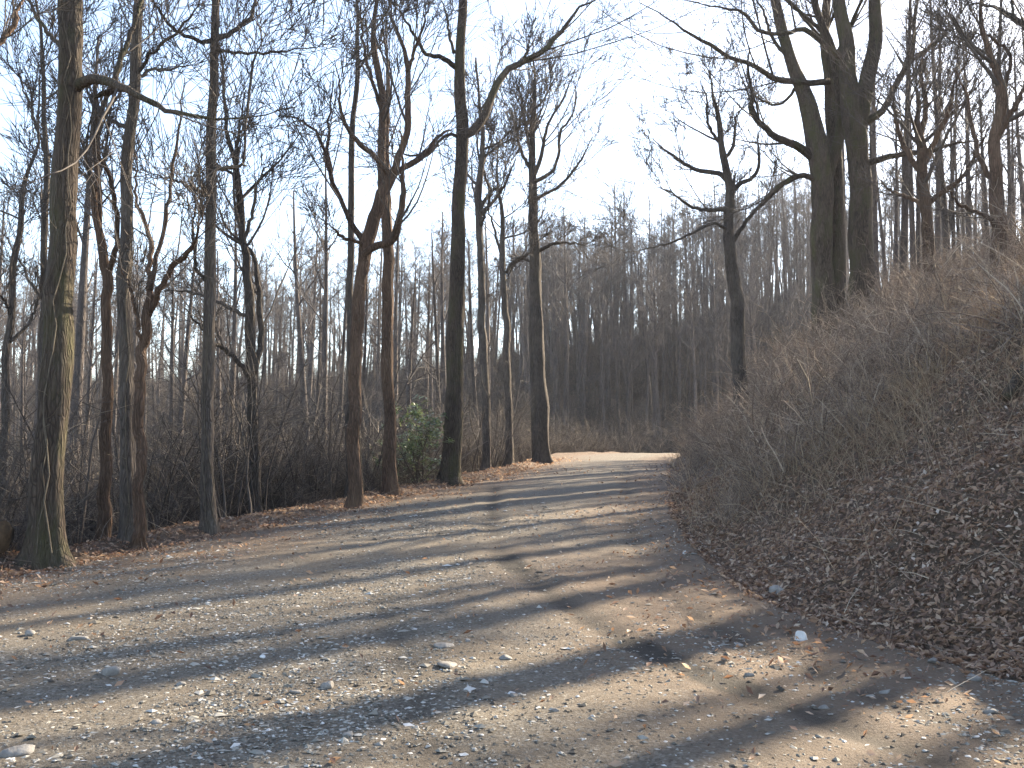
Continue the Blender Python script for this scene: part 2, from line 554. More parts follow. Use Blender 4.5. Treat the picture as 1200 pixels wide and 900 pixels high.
def normals(x, y):
    e = .12
    zx = (height(x + e, y, False) - height(x - e, y, False)) / (2 * e)
    zy = (height(x, y + e, False) - height(x, y - e, False)) / (2 * e)
    return norm(np.stack([-zx, -zy, np.ones_like(zx)], -1))


def frame_rand(nrm, tilt):
    n = norm(nrm + rng.normal(0, 1, nrm.shape) * tilt)
    a = norm(np.cross(n, norm(rng.normal(0, 1, n.shape))))
    return a, np.cross(n, a), n


def view_scatter(n, u0, u1, d0, d1, power=1.0):
    """points spread over the ground by distance d and azimuth, denser near the viewer"""
    d = d0 * (d1 / d0) ** (rng.random(n) ** power)
    u = rng.uniform(u0, u1, n)
    return u * d, d


# dead leaves
LV = np.array([[-.5, 0, .05], [-.02, .25, .14], [.5, 0, .04], [.06, -.23, .12], [.02, 0, -.02]])
LT = np.array([[0, 4, 1], [4, 2, 1], [4, 3, 2], [0, 3, 4]])
x, y = view_scatter(90000, -.62, .72, 4.3, 34, .85)
x2, y2 = view_scatter(125000, .1, .85, 5, 22, .8)
o2, w2, _ = road_coords(x2, y2); k2 = o2 - w2 > -.2
x3, y3 = view_scatter(150000, -.62, .12, 7, 40, .7)
o3, w3, _ = road_coords(x3, y3); e3 = -o3 - w3; k3 = (e3 > -1.4) & (e3 < 1.8) & (rng.random(len(x3)) < np.exp(-np.abs(e3 - .3) / .8))
x = np.concatenate([x, x2[k2], x3[k3]]); y = np.concatenate([y, y2[k2], y3[k3]])
off, hw, _ = road_coords(x, y)
sr = off - hw; sl = -off - hw
p = np.where(sr > -.15, .95, np.where(sl > -.3, .75, 0))
edgeR = np.exp(-np.maximum(-sr, 0) / .7) * .9
edgeL = np.exp(-np.maximum(-sl, 0) / .9) * .75
clump = sstep(.35, .7, vnoise(x * .9, y * .9, 91))
p = np.maximum(p, np.maximum(edgeR, edgeL) * (.35 + .65 * clump) + .012)
keep = rng.random(len(x)) < p
x, y = x[keep], y[keep]
z, off, hw = surf(x, y)
nr = normals(x, y)
a, bb, n = frame_rand(nr, .55)
s = (.022 + .075 * rng.random(len(x)) ** 2.0) * (1 + .25 * sstep(10, 30, y))
curl = rng.uniform(.4, 2.2, len(x))
P = np.stack([x, y, z], -1) + n * (s * .12)[:, None] + nr * rng.uniform(0, .035, len(x))[:, None]
L = LV[None] * s[:, None, None]
V = P[:, None] + L[..., 0:1] * a[:, None] + L[..., 1:2] * bb[:, None] * .9 + (L[..., 2:3] * curl[:, None, None]) * n[:, None]
g = Geo(); g.add(V.reshape(-1, 3), t=(LT[None] + (np.arange(len(x)) * 5)[:, None, None]).reshape(-1, 3))
tag(link('leaf_litter', g.mesh('leaf_litter'), M_LEAF), 'brown dead leaves covering the bank and both road edges', 'leaf litter', kind='stuff')

# gravel
ov = np.array([[1, 0, 0], [-1, 0, 0], [0, 1, 0], [0, -1, 0], [0, 0, 1], [0, 0, -1]], float)
ot = np.array([[0, 2, 4], [2, 1, 4], [1, 3, 4], [3, 0, 4]])   # the buried underside is left open
x, y = view_scatter(120000, -.62, .6, 4.2, 20, 1.1)
off, hw, _ = road_coords(x, y)
dens = np.where(np.abs(off) < hw * 1.02, .25 + .75 * sstep(.3, .65, vnoise(x * .7, y * .5, 51)), .05)
dens *= np.where(off > .3 * hw, .55, 1)
rd_ = rut_dist(x, y)
dens *= 1 - .7 * np.exp(-(rd_[0] / .22) ** 2)
keep = rng.random(len(x)) < dens
x, y = x[keep], y[keep]
z, off, hw = surf(x, y)
s = .0055 + .012 * rng.random(len(x)) ** 2.0 + .022 * (rng.random(len(x)) < .035) * rng.random(len(x))
s *= 1 + .5 * sstep(8, 20, y)
V = ov[None] * (1 + rng.uniform(-.35, .35, (len(x), 6, 3))) + rng.uniform(-.3, .3, (len(x), 6, 3))
ang = rng.uniform(0, 6.28, len(x)); c_, s_ = np.cos(ang), np.sin(ang)
V = V * np.stack([rng.uniform(.9, 1.7, len(x)), rng.uniform(.7, 1.2, len(x)), rng.uniform(.3, .6, len(x))], -1)[:, None]
V = np.stack([V[..., 0] * c_[:, None] - V[..., 1] * s_[:, None], V[..., 0] * s_[:, None] + V[..., 1] * c_[:, None], V[..., 2]], -1) * s[:, None, None]
V += np.stack([x, y, z + s * .12], -1)[:, None]
g = Geo(); g.add(V.reshape(-1, 3), t=(ot[None] + (np.arange(len(x)) * 6)[:, None, None]).reshape(-1, 3))
tag(link('gravel', g.mesh('gravel', smooth=False), M_GRAVEL), 'loose grey gravel strewn over the dirt road', 'gravel', kind='stuff')

# ------------------------------------------------------------------ branch growth (all branches of a level at once)


def grow(P, Rd, count, t0, t1, length, ang, wig, up, npts, ratio, rng, tmin=.003, lenvar=.4, flat=None):
    N, n, _ = P.shape
    pi = np.repeat(np.arange(N), count)
    M = len(pi)
    t = rng.uniform(t0, t1, M)
    f = t * (n - 1); i = np.minimum(f.astype(int), n - 2); w = (f - i)[:, None]
    st = P[pi, i] * (1 - w) + P[pi, i + 1] * w
    r0 = (Rd[pi, i] * (1 - w[:, 0]) + Rd[pi, i + 1] * w[:, 0])
    T = norm(P[pi, i + 1] - P[pi, i])
    perp = norm(np.cross(T, rng.normal(0, 1, (M, 3))))
    a = np.radians(rng.uniform(ang[0], ang[1], M))[:, None]
    d = norm(np.cos(a) * T + np.sin(a) * perp)
    L = length[pi] if isinstance(length, np.ndarray) else np.full(M, float(length))
    L = L * (1 - .45 * t) * rng.uniform(1 - lenvar, 1 + lenvar, M)
    step = (L / (npts - 1))[:, None]
    Q = np.empty((M, npts, 3)); Q[:, 0] = st
    for k in range(1, npts):
        d = norm(d + rng.normal(0, wig, (M, 3)) + np.array([0, 0, up]))
        Q[:, k] = Q[:, k - 1] + d * step
    rs = np.maximum(r0 * rng.uniform(ratio[0], ratio[1], M), tmin)
    tap = np.linspace(1, .28, npts)
    return Q, np.maximum(rs[:, None] * tap[None], tmin * .7), L


def crown_geo(parents, lens, levels, rng, g=None, tm=0.0):
    """parents: list of (P (n,3), R (n,)) ; levels: list of dicts"""
    g = g or Geo()
    n = 12
    Ps = []; Rs = []
    for p, r in parents:
        ss = np.linspace(0, len(p) - 1, n)
        i = np.minimum(ss.astype(int), len(p) - 2); w = (ss - i)[:, None]
        Ps.append(p[i] * (1 - w) + p[i + 1] * w); Rs.append(r[i] * (1 - w[:, 0]) + r[i + 1] * w[:, 0])
    P = np.array(Ps); Rd = np.array(Rs); L = np.array(lens, float)
    for lv in levels:
        P, Rd, L = grow(P, Rd, lv['n'], lv['t'][0], lv['t'][1], L * lv['len'], lv['ang'], lv['wig'], lv['up'], lv['pts'], lv['ratio'], rng, max(lv.get('tmin', .003), tm))
        g.tubes(P, Rd, lv['k'])
    return g


LV_HERO = [dict(n=7, t=(.22, 1), len=.85, ang=(20, 50), wig=.06, up=.10, pts=8, ratio=(.26, .42), k=4),
           dict(n=5, t=(.2, 1), len=.62, ang=(18, 48), wig=.06, up=.06, pts=5, ratio=(.34, .5), k=3, tmin=.004),
           dict(n=4, t=(.2, 1), len=.8, ang=(16, 45), wig=.06, up=.05, pts=3, ratio=(.5, .7), k=3, tmin=.0032)]


def auto_limbs(P, Rd, n, t0, length, rng, up=.07, ang=(35, 75), ratio=(.35, .6), t1=.98):
    Q, Rq, L = grow(P[None], Rd[None], n, t0, t1, float(length), ang, .10, up, 9, ratio, rng, .012)
    return [(Q[i], Rq[i]) for i in range(n)], L


def hero(label, d, path, limbs=(), ext=8.0, n_auto=9, auto_len=4.0, auto_t=.5, mat=None, seed=1, flare=1.18, name='bare_tree',
         levels=None, vines=0, stem2=(), group=None, wig=.10, auto_up=.07, slim=.84, sink=.25):
    """A tree from its trunk line. path: (u, v, width in photo pixels) at distance d, continued upwards by ext metres."""
    r = np.random.default_rng(seed)
    mat = mat or M_BARK2

    def line(pts, dy=0.0, d=d):
        out = []
        for k, (u, v, w) in enumerate(pts):
            dd = d + dy * k / max(len(pts) - 1, 1)
            out.append(np.append(pix(u, v, dd), w * slim / F * dd / 2))
        return np.array(out)
    tp = line(path)
    base = tp[0, :3].copy()
    zb = gz(base[0], base[1])
    base[2] = zb
    # carry the trunk into the ground
    if tp[0, 2] > zb - sink:
        tp = np.vstack([np.append([tp[0, 0], tp[0, 1], zb - sink], tp[0, 3] * 1.02), tp])
    if ext > 0:
        dv = norm(tp[-1, :3] - tp[-2, :3]); dv = norm(dv + np.array([0, 0, .6]))
        for k in range(1, 4):
            q = tp[-1, :3] + (dv + r.normal(0, .10, 3)) * ext / 3
            tp = np.vstack([tp, np.append(q, tp[-1, 3] * .66)])
    n = 44
    T = catmull(tp, n)
    P = T[:, :3].copy(); Rd = np.maximum(T[:, 3], .012)
    s = np.linspace(0, 1, n)[:, None]
    P += np.stack([fbm(s[:, 0] * 14, np.full(n, seed * 3.3), 1, 2), fbm(s[:, 0] * 14, np.full(n, seed * 5.7), 2, 2), np.zeros(n)], -1) * wig * sstep(.02, .1, s)
    Rd = Rd * (1 + (flare - 1) * np.exp(-np.maximum(P[:, 2] - zb, 0) / .45))
    Rd *= 1 + .13 * fbm(s[:, 0] * 26, np.full(n, seed * 1.7), 5, 3)
    # refine bottom rings
    root = empty(name, base, label, 'tree', group)
    # more rings where the roots spread
    dense = np.concatenate([np.linspace(0, 6, 25), np.arange(7, n)])
    di = np.minimum(dense.astype(int), n - 2); dw = (dense - di)[:, None]
    Pf = P.copy(); Rf = Rd.copy()
    P = Pf[di] * (1 - dw) + Pf[di + 1] * dw; Rd = Rf[di] * (1 - dw[:, 0]) + Rf[di + 1] * dw[:, 0]
    Rd = Rd * (1 + .3 * np.exp(-np.maximum(P[:, 2] - zb + .05, 0) / .10))
    g = Geo(); g.tubes(P[None], Rd[None], 20, cap=True, flute=.06, seed=seed, flute_ring=(.05 + .17 * np.exp(-np.maximum(P[:, 2] - zb, 0) / .3))[None])
    tr = link('trunk', g.mesh('trunk', base), mat, root)
    P, Rd = Pf, Rf
    parents = []; lens = []
    for st in stem2:
        Ls = line(st['p'], st.get('dy', 0.0))
        if st.get('ext', 0) > 0:
            dv = norm(Ls[-1, :3] - Ls[-2, :3]); dv = norm(dv + np.array([0, 0, .4]))
            for k in range(1, 3):
                Ls = np.vstack([Ls, np.append(Ls[-1, :3] + (dv + r.normal(0, .12, 3)) * st['ext'] / 2, Ls[-1, 3] * .6)])
        C = catmull(Ls, 30); Cp = C[:, :3]; Cr = np.maximum(C[:, 3], .01)
        g = Geo(); g.tubes(Cp[None], Cr[None], 12, cap=True, flute=.035, seed=seed + 5)
        link(st.get('name', 'stem'), g.mesh('stem', base), mat, tr)
        if st.get('nochild'): continue
        al, L = auto_limbs(Cp, Cr, st.get('n', 6), st.get('t', .45), st.get('len', 2.5), r, auto_up)
        parents += [(Cp[8:], Cr[8:])] + al; lens += [3.0] + list(L)
        gg = Geo(); gg.tubes(np.array([q for q, _ in al]), np.array([q for _, q in al]), 6)
        link('upper_limbs', gg.mesh('limbs', base), mat, tr)
    for lb in limbs:
        dy = lb.get('dy', 0.0)
        Ls = line(lb['p'], dy)
        C = catmull(Ls, 22); Cp = C[:, :3].copy(); Cr = np.maximum(C[:, 3] * np.interp(np.arange(22), [0, 13, 21], [1, .95, .4]), .007)
        Cp[2:] += r.normal(0, .014, (20, 3))
        g = Geo(); g.tubes(Cp[None], Cr[None], 9, cap=True, flute=.04, seed=seed + 3)
        lo = link(lb.get('name', 'limb'), g.mesh('limb', base), lb.get('mat', mat), tr)
        if 'label' in lb: lo['label'] = lb['label']
        if lb.get('bare'): continue
        L = np.linalg.norm(np.diff(Cp, axis=0), axis=1).sum()
        parents.append((Cp, Cr)); lens.append(max(L * .9, 1.2))
    if n_auto:
        al, L = auto_limbs(P, Rd, n_auto, auto_t, auto_len, r, auto_up)
        gg = Geo(); gg.tubes(np.array([q for q, _ in al]), np.array([q for _, q in al]), 7)
        parents += al; lens += list(L * 1.0)
        parents.append((P[-14:], Rd[-14:])); lens.append(auto_len * .8)
    else:
        gg = Geo()
    if parents:
        crown_geo(parents, lens, levels or LV_HERO, r, gg, .0036 + .00019 * d)
        link('crown', gg.mesh('crown', base), M_TWIG, root)
    for v in range(vines):
        # a climbing vine winding up the trunk, with a few loose whiskers
        m_ = 26
        j = np.linspace(1, r.integers(20, 30), m_)
        i = np.minimum(j.astype(int), n - 2); w = (j - i)[:, None]
        c_ = P[i] * (1 - w) + P[i + 1] * w; rr = Rd[i] * (1 - w[:, 0]) + Rd[i + 1] * w[:, 0]
        th = r.uniform(-3.4, .6) + np.cumsum(r.normal(0, .3, m_)) + np.linspace(0, r.uniform(-1, 1), m_)
        q = c_ + np.stack([np.cos(th), np.sin(th), np.zeros(m_)], -1) * (rr * 1.06 + .012)[:, None]
        qr = np.linspace(.009, .004, m_) * r.uniform(.6, 1.4)
        g = Geo(); g.tubes(q[None], qr[None], 5)
        crown_geo([(q, qr * .7)], [1.1], [dict(n=9, t=(.1, 1), len=.3, ang=(40, 90), wig=.35, up=.0, pts=6, ratio=(.4, .6), k=3, tmin=.004)], r, g)
        link('vine', g.mesh('vine', base), M_VINE, tr)
    return root


# ------------------------------------------------------------------ the trees along the left roadside
hero('thick mossy oak at the far left roadside, largest trunk on the left', 12.9,
     [(52, 662, 50), (56, 600, 45), (61, 500, 43), (66, 400, 41), (72, 280, 37), (78, 150, 34), (84, 40, 33), (86, -30, 31)],
     limbs=[dict(p=[(84, 108, 16), (102, 92, 15), (122, 94, 14), (140, 102, 13), (168, 116, 9), (205, 131, 7), (250, 139, 5), (300, 137, 4), (345, 122, 3)], dy=-1.5),
            dict(p=[(134, 96, 9), (141, 72, 8), (153, 40, 7), (163, 8, 6), (172, -40, 4)], dy=.6),
            dict(p=[(76, 60, 7), (58, 40, 6), (38, 10, 5), (20, -30, 4)], dy=1.0),
            dict(p=[(140, 104, 9), (122, 110, 8), (110, 116, 6)], bare=True, name='broken_limb', label='short broken mossy stub below the fork')],
     ext=9, n_auto=9, auto_len=5, auto_t=.62, mat=M_BARK, seed=3, vines=2, flare=1.15)
hero('slim bare tree just right of the thick mossy oak, forked halfway up', 15.2,
     [(121, 642, 17), (124, 540, 15), (126, 420, 14), (127, 360, 14), (124, 320, 14)],
     limbs=[dict(p=[(125, 330, 11), (118, 270, 9), (115, 180, 8), (122, 120, 7), (138, 80, 5), (142, 20, 4)], dy=.6),
            dict(p=[(126, 325, 9), (138, 280, 8), (132, 220, 7), (110, 170, 6), (112, 150, 5)], dy=-.8)],
     ext=3, n_auto=4, auto_len=2, auto_t=.7, mat=M_BARKR, seed=5)
hero('tall straight tree with a vine climbing its pale sunlit edge', 14.6,
     [(153, 642, 24), (152, 560, 22), (149, 450, 20), (147, 320, 18), (150, 220, 16), (156, 100, 15), (160, 0, 14), (162, -40, 13)],
     limbs=[dict(p=[(150, 150, 7), (128, 140, 6), (110, 120, 5), (92, 80, 4)], dy=.7),
            dict(p=[(157, 90, 6), (180, 60, 5), (215, 30, 4), (240, -10, 3)], dy=-.5),
            dict(p=[(153, 100, 6), (170, 85, 5), (200, 80, 4), (230, 76, 3)], dy=.8)],
     ext=7, n_auto=8, auto_len=3.4, auto_t=.55, mat=M_BARK2, seed=8, vines=2)
hero('low forked tree with branches spreading right beside the tall vine-hung tree', 14.2,
     [(163, 640, 15), (164, 560, 14), (164, 470, 14), (166, 410, 14), (174, 368, 13), (177, 345, 12)],
     limbs=[dict(p=[(172, 375, 9), (185, 345, 9), (205, 310, 8), (222, 295, 7), (232, 275, 5), (240, 240, 4)], dy=-.8),
            dict(p=[(176, 350, 9), (174, 320, 8), (178, 290, 7), (168, 255, 6), (158, 232, 5), (160, 180, 4)], dy=.6),
            dict(p=[(176, 340, 7), (190, 280, 6), (200, 215, 5), (212, 130, 4), (216, 90, 3)], dy=.9),
            dict(p=[(166, 400, 6), (158, 360, 5), (150, 330, 4), (140, 310, 4)], dy=-.5)],
     ext=0, n_auto=0, mat=M_BARKR, seed=9, vines=1)
hero('straight dark tree with a broken pale stub halfway up its trunk', 16.0,
     [(245, 626, 18), (245, 540, 17), (244, 450, 16.5), (245, 340, 16), (246, 240, 15), (248, 150, 14), (252, 60, 12), (254, -10, 11)],
     limbs=[dict(p=[(248, 198, 6), (262, 197, 6.5), (289, 193, 6)], dy=-.3, bare=True, mat=M_VINE, name='broken_limb', label='pale broken stub pointing right'),
            dict(p=[(250, 47, 8), (238, 49, 6), (214, 40, 5.5), (198, 28, 5), (183, 8, 4.5), (172, -15, 4)], dy=-.9),
            dict(p=[(252, 46, 9), (272, 38, 7), (290, 24, 6), (298, 8, 5), (302, -30, 4)], dy=.6),
            dict(p=[(285, 193, 4), (287, 160, 4), (292, 110, 4), (297, 75, 4), (306, 50, 3), (306, 20, 3)], dy=.4),
            dict(p=[(243, 230, 5), (230, 222, 4), (205, 212, 3.5), (170, 201, 3)], dy=.7),
            dict(p=[(242, 330, 5), (232, 318, 5), (228, 300, 4.5), (226, 260, 4), (232, 225, 3)], dy=-.6),
            dict(p=[(250, 58, 5), (290, 62, 4), (330, 60, 3.5), (372, 54, 3)], dy=-.6)],
     ext=7, n_auto=7, auto_len=3.2, auto_t=.62, mat=M_BARK2, seed=12, vines=2)
hero('crooked tree with low arching limbs right of the straight dark tree', 19.5,
     [(300, 604, 16), (299, 540, 15), (296, 450, 14), (292, 360, 13), (288, 300, 11), (281, 255, 9), (278, 210, 8)],
     limbs=[dict(p=[(296, 452, 8), (280, 425, 7), (262, 408, 6.5), (250, 402, 6), (236, 385, 5), (215, 360, 4)], dy=-1),
            dict(p=[(292, 372, 6), (268, 360, 5.5), (245, 350, 5), (218, 342, 4), (192, 340, 3)], dy=1),
            dict(p=[(297, 440, 9), (306, 400, 9), (304, 350, 8), (300, 310, 7), (290, 290, 6), (265, 265, 5), (255, 240, 4)], dy=.6),
            dict(p=[(285, 290, 6), (295, 250, 5), (305, 205, 4), (320, 190, 3)], dy=-.5),
            dict(p=[(280, 250, 6), (277, 200, 6), (281, 150, 5), (286, 110, 4)], dy=-.5)],
     ext=3, n_auto=6, auto_len=2.4, auto_t=.5, mat=M_BARK2, seed=15)
hero('reddish forked tree with a wide candelabra crown, left of the tree with the evergreen shrub', 19.6,
     [(415, 594, 17), (415, 520, 18), (417, 440, 18), (419, 370, 18), (424, 320, 18), (431, 280, 20), (442, 245, 18), (452, 218, 17), (460, 203, 16)],
     limbs=[dict(p=[(424, 315, 11), (428, 298, 11), (440, 290, 11), (458, 284, 11), (465, 272, 10), (468, 255, 10), (472, 235, 9), (472, 200, 7), (468, 150, 5)], dy=-.8, name='limb', label='elbow-bent limb crossing in front of the neighbouring trunk'),
            dict(p=[(456, 212, 10), (468, 200, 9), (492, 186, 9), (508, 168, 7), (520, 155, 6), (532, 150, 4)], dy=.8),
            dict(p=[(456, 208, 9), (446, 190, 8), (425, 172, 8), (408, 152, 7), (400, 130, 5), (398, 105, 4), (392, 70, 3)], dy=-.9),
            dict(p=[(460, 205, 12), (468, 185, 11), (478, 150, 10), (479, 115, 9), (478, 80, 8), (470, 50, 6), (460, 20, 5), (452, -10, 4)], dy=.3),
            dict(p=[(478, 85, 6), (485, 60, 5), (495, 35, 4), (505, -5, 3)], dy=-.4),
            dict(p=[(428, 285, 9), (412, 262, 8), (404, 245, 7), (395, 225, 7), (386, 200, 7), (384, 165, 5), (388, 120, 4), (392, 80, 3)], dy=.9),
            dict(p=[(386, 200, 6), (378, 170, 5), (365, 150, 4), (345, 138, 3.5), (325, 136, 3)], dy=.5),
            dict(p=[(428, 290, 6), (415, 282, 5), (400, 278, 5), (392, 268, 4), (380, 262, 3)], dy=-.6)],
     ext=0, n_auto=0, mat=M_BARKR, seed=18, vines=1)
hero('dark slim trunk standing just behind the reddish forked tree', 22.5,
     [(409, 590, 12), (410, 500, 11), (410, 400, 11), (410, 300, 10), (411, 220, 9), (413, 160, 8), (418, 90, 7)],
     ext=4, n_auto=7, auto_len=2.4, auto_t=.55, mat=M_BARK2, seed=19)
hero('straight brown trunk between the reddish forked tree and the mossy roadside tree', 22.2,
     [(459, 581, 19), (457, 500, 17), (455, 400, 16), (455, 300, 16), (452, 240, 14), (446, 190, 12), (446, 120, 10), (440, 70, 9)],
     limbs=[dict(p=[(454, 260, 9), (455, 220, 9), (452, 160, 8), (455, 100, 7), (452, 60, 5), (448, 20, 4)], dy=.8),
            dict(p=[(447, 130, 6), (432, 80, 5), (425, 40, 4), (422, 0, 3)], dy=-.6)],
     ext=4, n_auto=6, auto_len=2.6, auto_t=.62, mat=M_BARKR, seed=21)
hero('tall mossy tree right of the evergreen shrub with one long limb arching right', 25.3,
     [(527, 568, 28), (530, 520, 26), (533, 440, 25), (536, 350, 23), (539, 250, 20), (541, 160, 18), (540, 80, 15), (544, 10, 13), (546, -30, 12)],
     limbs=[dict(p=[(541, 160, 14), (556, 152, 13), (567, 138, 12), (578, 108, 11), (592, 85, 10), (612, 73, 9), (638, 58, 8), (658, 35, 7), (678, 10, 5.5), (700, 0, 4), (725, -12, 3)], dy=1.2),
            dict(p=[(538, 82, 9), (528, 74, 8), (516, 66, 7), (500, 64, 6), (488, 45, 5), (472, 20, 4), (460, -10, 3)], dy=-1.0),
            dict(p=[(538, 160, 5), (528, 158, 5), (518, 162, 4.5), (505, 178, 4), (495, 184, 4), (470, 180, 3), (445, 178, 2)], dy=-.6),
            dict(p=[(612, 73, 5), (618, 60, 4), (621, 48, 3)], dy=.2),
            dict(p=[(532, 62, 5), (526, 40, 4), (524, 20, 3.5), (518, 0, 3)], dy=.5)],
     ext=7, n_auto=8, auto_len=3.4, auto_t=.72, mat=M_BARK, seed=24, vines=1)
hero('narrow dark tree seen between the mossy roadside tree and the next', 31,
     [(570, 545, 11), (569, 470, 11), (566, 380, 11), (563, 300, 10), (562, 240, 10), (561, 210, 9)],
     limbs=[dict(p=[(562, 250, 6), (566, 240, 6), (574, 225, 5), (568, 205, 4), (560, 180, 4), (558, 150, 3)], dy=.5),
            dict(p=[(563, 265, 6), (572, 240, 5), (576, 225, 4), (586, 218, 3)], dy=-.5)],
     ext=4, n_auto=8, auto_len=2.6, auto_t=.6, mat=M_BARK2, seed=27)
hero('slim tree with an upright fan of branches beside the last roadside tree', 33,
     [(597, 549, 11), (596, 480, 10), (594, 400, 10), (591, 340, 9), (589, 300, 8), (588, 250, 6)],
     limbs=[dict(p=[(593, 320, 5), (603, 305, 5), (620, 297, 4), (630, 280, 3)], dy=-.5),
            dict(p=[(590, 310, 5), (582, 280, 4), (574, 250, 3), (570, 235, 3)], dy=.5)],
     ext=2.5, n_auto=8, auto_len=2.6, auto_t=.6, mat=M_BARK2, seed=28, auto_up=.14)
hero('stout twin-stemmed tree where the road reaches the crest, limbs cupped like a goblet', 35.5,
     [(635, 543, 20), (634, 480, 19), (631, 400, 18), (627, 320, 16), (625, 260, 13), (624, 215, 12), (624, 160, 8), (626, 100, 5)],
     limbs=[dict(p=[(626, 236, 6), (638, 228, 5), (655, 218, 4.5), (670, 203, 4), (684, 182, 3.5), (694, 160, 3)], dy=1.0),
            dict(p=[(625, 214, 7), (636, 208, 6), (648, 200, 5), (655, 180, 4.5), (656, 155, 4), (668, 140, 3.5), (676, 115, 3), (672, 95, 2.5)], dy=-.8),
            dict(p=[(626, 205, 7), (634, 185, 6), (638, 160, 5), (645, 140, 4), (660, 115, 3.5), (675, 80, 3)], dy=.5),
            dict(p=[(623, 200, 6), (612, 180, 5), (604, 150, 4), (598, 125, 3)], dy=.5),
            dict(p=[(624, 190, 6), (616, 150, 5), (610, 110, 4), (604, 95, 3)], dy=-.5),
            dict(p=[(630, 295, 6), (645, 287, 5), (662, 284, 4), (685, 288, 3)], dy=-.5),
            dict(p=[(628, 310, 5), (612, 303, 4.5), (600, 313, 4), (594, 330, 3)], dy=.3)],
     stem2=[dict(p=[(629, 545, 13), (627, 470, 12), (624, 400, 10), (624, 350, 8)], nochild=True)],
     ext=1.5, n_auto=6, auto_len=2.6, auto_t=.75, mat=M_BARK2, seed=31, auto_up=.16)
hero('thin leaning tree left of the thick mossy oak with pale upright branches', 17.5,
     [(0, 560, 12), (6, 500, 11), (10, 420, 10), (16, 340, 9), (22, 270, 8), (26, 225, 6), (40, 170, 4)],
     limbs=[dict(p=[(12, 400, 5), (28, 385, 4.5), (42, 360, 4), (50, 330, 3)], dy=.5),
            dict(p=[(14, 375, 5), (4, 350, 4), (-10, 340, 3)], dy=-.4)],
     ext=2, n_auto=7, auto_len=1.8, auto_t=.4, mat=M_BARK2, seed=33)
hero('upright slim tree half hidden behind the thick mossy oak', 18,
     [(52, 560, 11), (50, 450, 10), (50, 350, 9), (53, 250, 9), (54, 180, 8), (52, 130, 6), (48, 60, 5)],
     limbs=[dict(p=[(53, 180, 5), (40, 140, 4), (28, 105, 3), (24, 80, 3)], dy=.5),
            dict(p=[(50, 350, 5), (35, 330, 4), (20, 300, 3), (0, 270, 3)], dy=.6)],
     ext=3, n_auto=7, auto_len=2.2, auto_t=.4, mat=M_BARK2, seed=35)
hero('bare tree at the left frame edge with a limb crossing the top corner', 11.5,
     [(-75, 668, 26), (-72, 540, 24), (-68, 400, 22), (-62, 250, 21), (-58, 120, 19), (-52, 0, 17)],
     limbs=[dict(p=[(-58, 110, 9), (-30, 85, 9), (0, 48, 9), (20, 18, 8), (32, -15, 6)], dy=.5)],
     ext=6, n_auto=6, auto_len=2.8, auto_t=.6, mat=M_BARKR, seed=37)

# ------------------------------------------------------------------ the trees on the right bank
hero('gnarled low-limbed oak on the bank at the road bend, left of the twin giant', 33,
     [(866, 392, 24), (862, 340, 22), (857, 300, 20), (853, 260, 17), (854, 225, 15), (849, 195, 13), (843, 160, 10), (838, 125, 7)],
     limbs=[dict(p=[(853, 212, 10), (842, 203, 9), (825, 201, 8), (808, 195, 7), (790, 183, 6), (775, 172, 4), (764, 162, 3)], dy=1.2),
            dict(p=[(856, 245, 8), (838, 246, 7), (815, 244, 6), (796, 232, 5), (780, 222, 4), (768, 219, 3)], dy=-1.2),
            dict(p=[(856, 230, 9), (866, 216, 8), (882, 208, 7), (890, 190, 6), (888, 165, 4), (895, 140, 3)], dy=.8),
            dict(p=[(858, 285, 8), (872, 262, 7), (892, 240, 6.5), (912, 222, 6), (932, 210, 5), (946, 206, 4)], dy=-.6),
            dict(p=[(855, 270, 6), (835, 262, 5), (812, 272, 4.5), (785, 285, 3.5), (755, 292, 2.5), (730, 296, 2)], dy=-1.6),
            dict(p=[(848, 190, 7), (860, 168, 6), (862, 140, 4), (875, 120, 3)], dy=.6),
            dict(p=[(845, 170, 6), (830, 145, 5), (828, 115, 4), (820, 95, 3)], dy=-.6)],
     ext=1.2, n_auto=5, auto_len=2.2, auto_t=.6, mat=M_BARK2, seed=41, wig=.12, slim=.7)
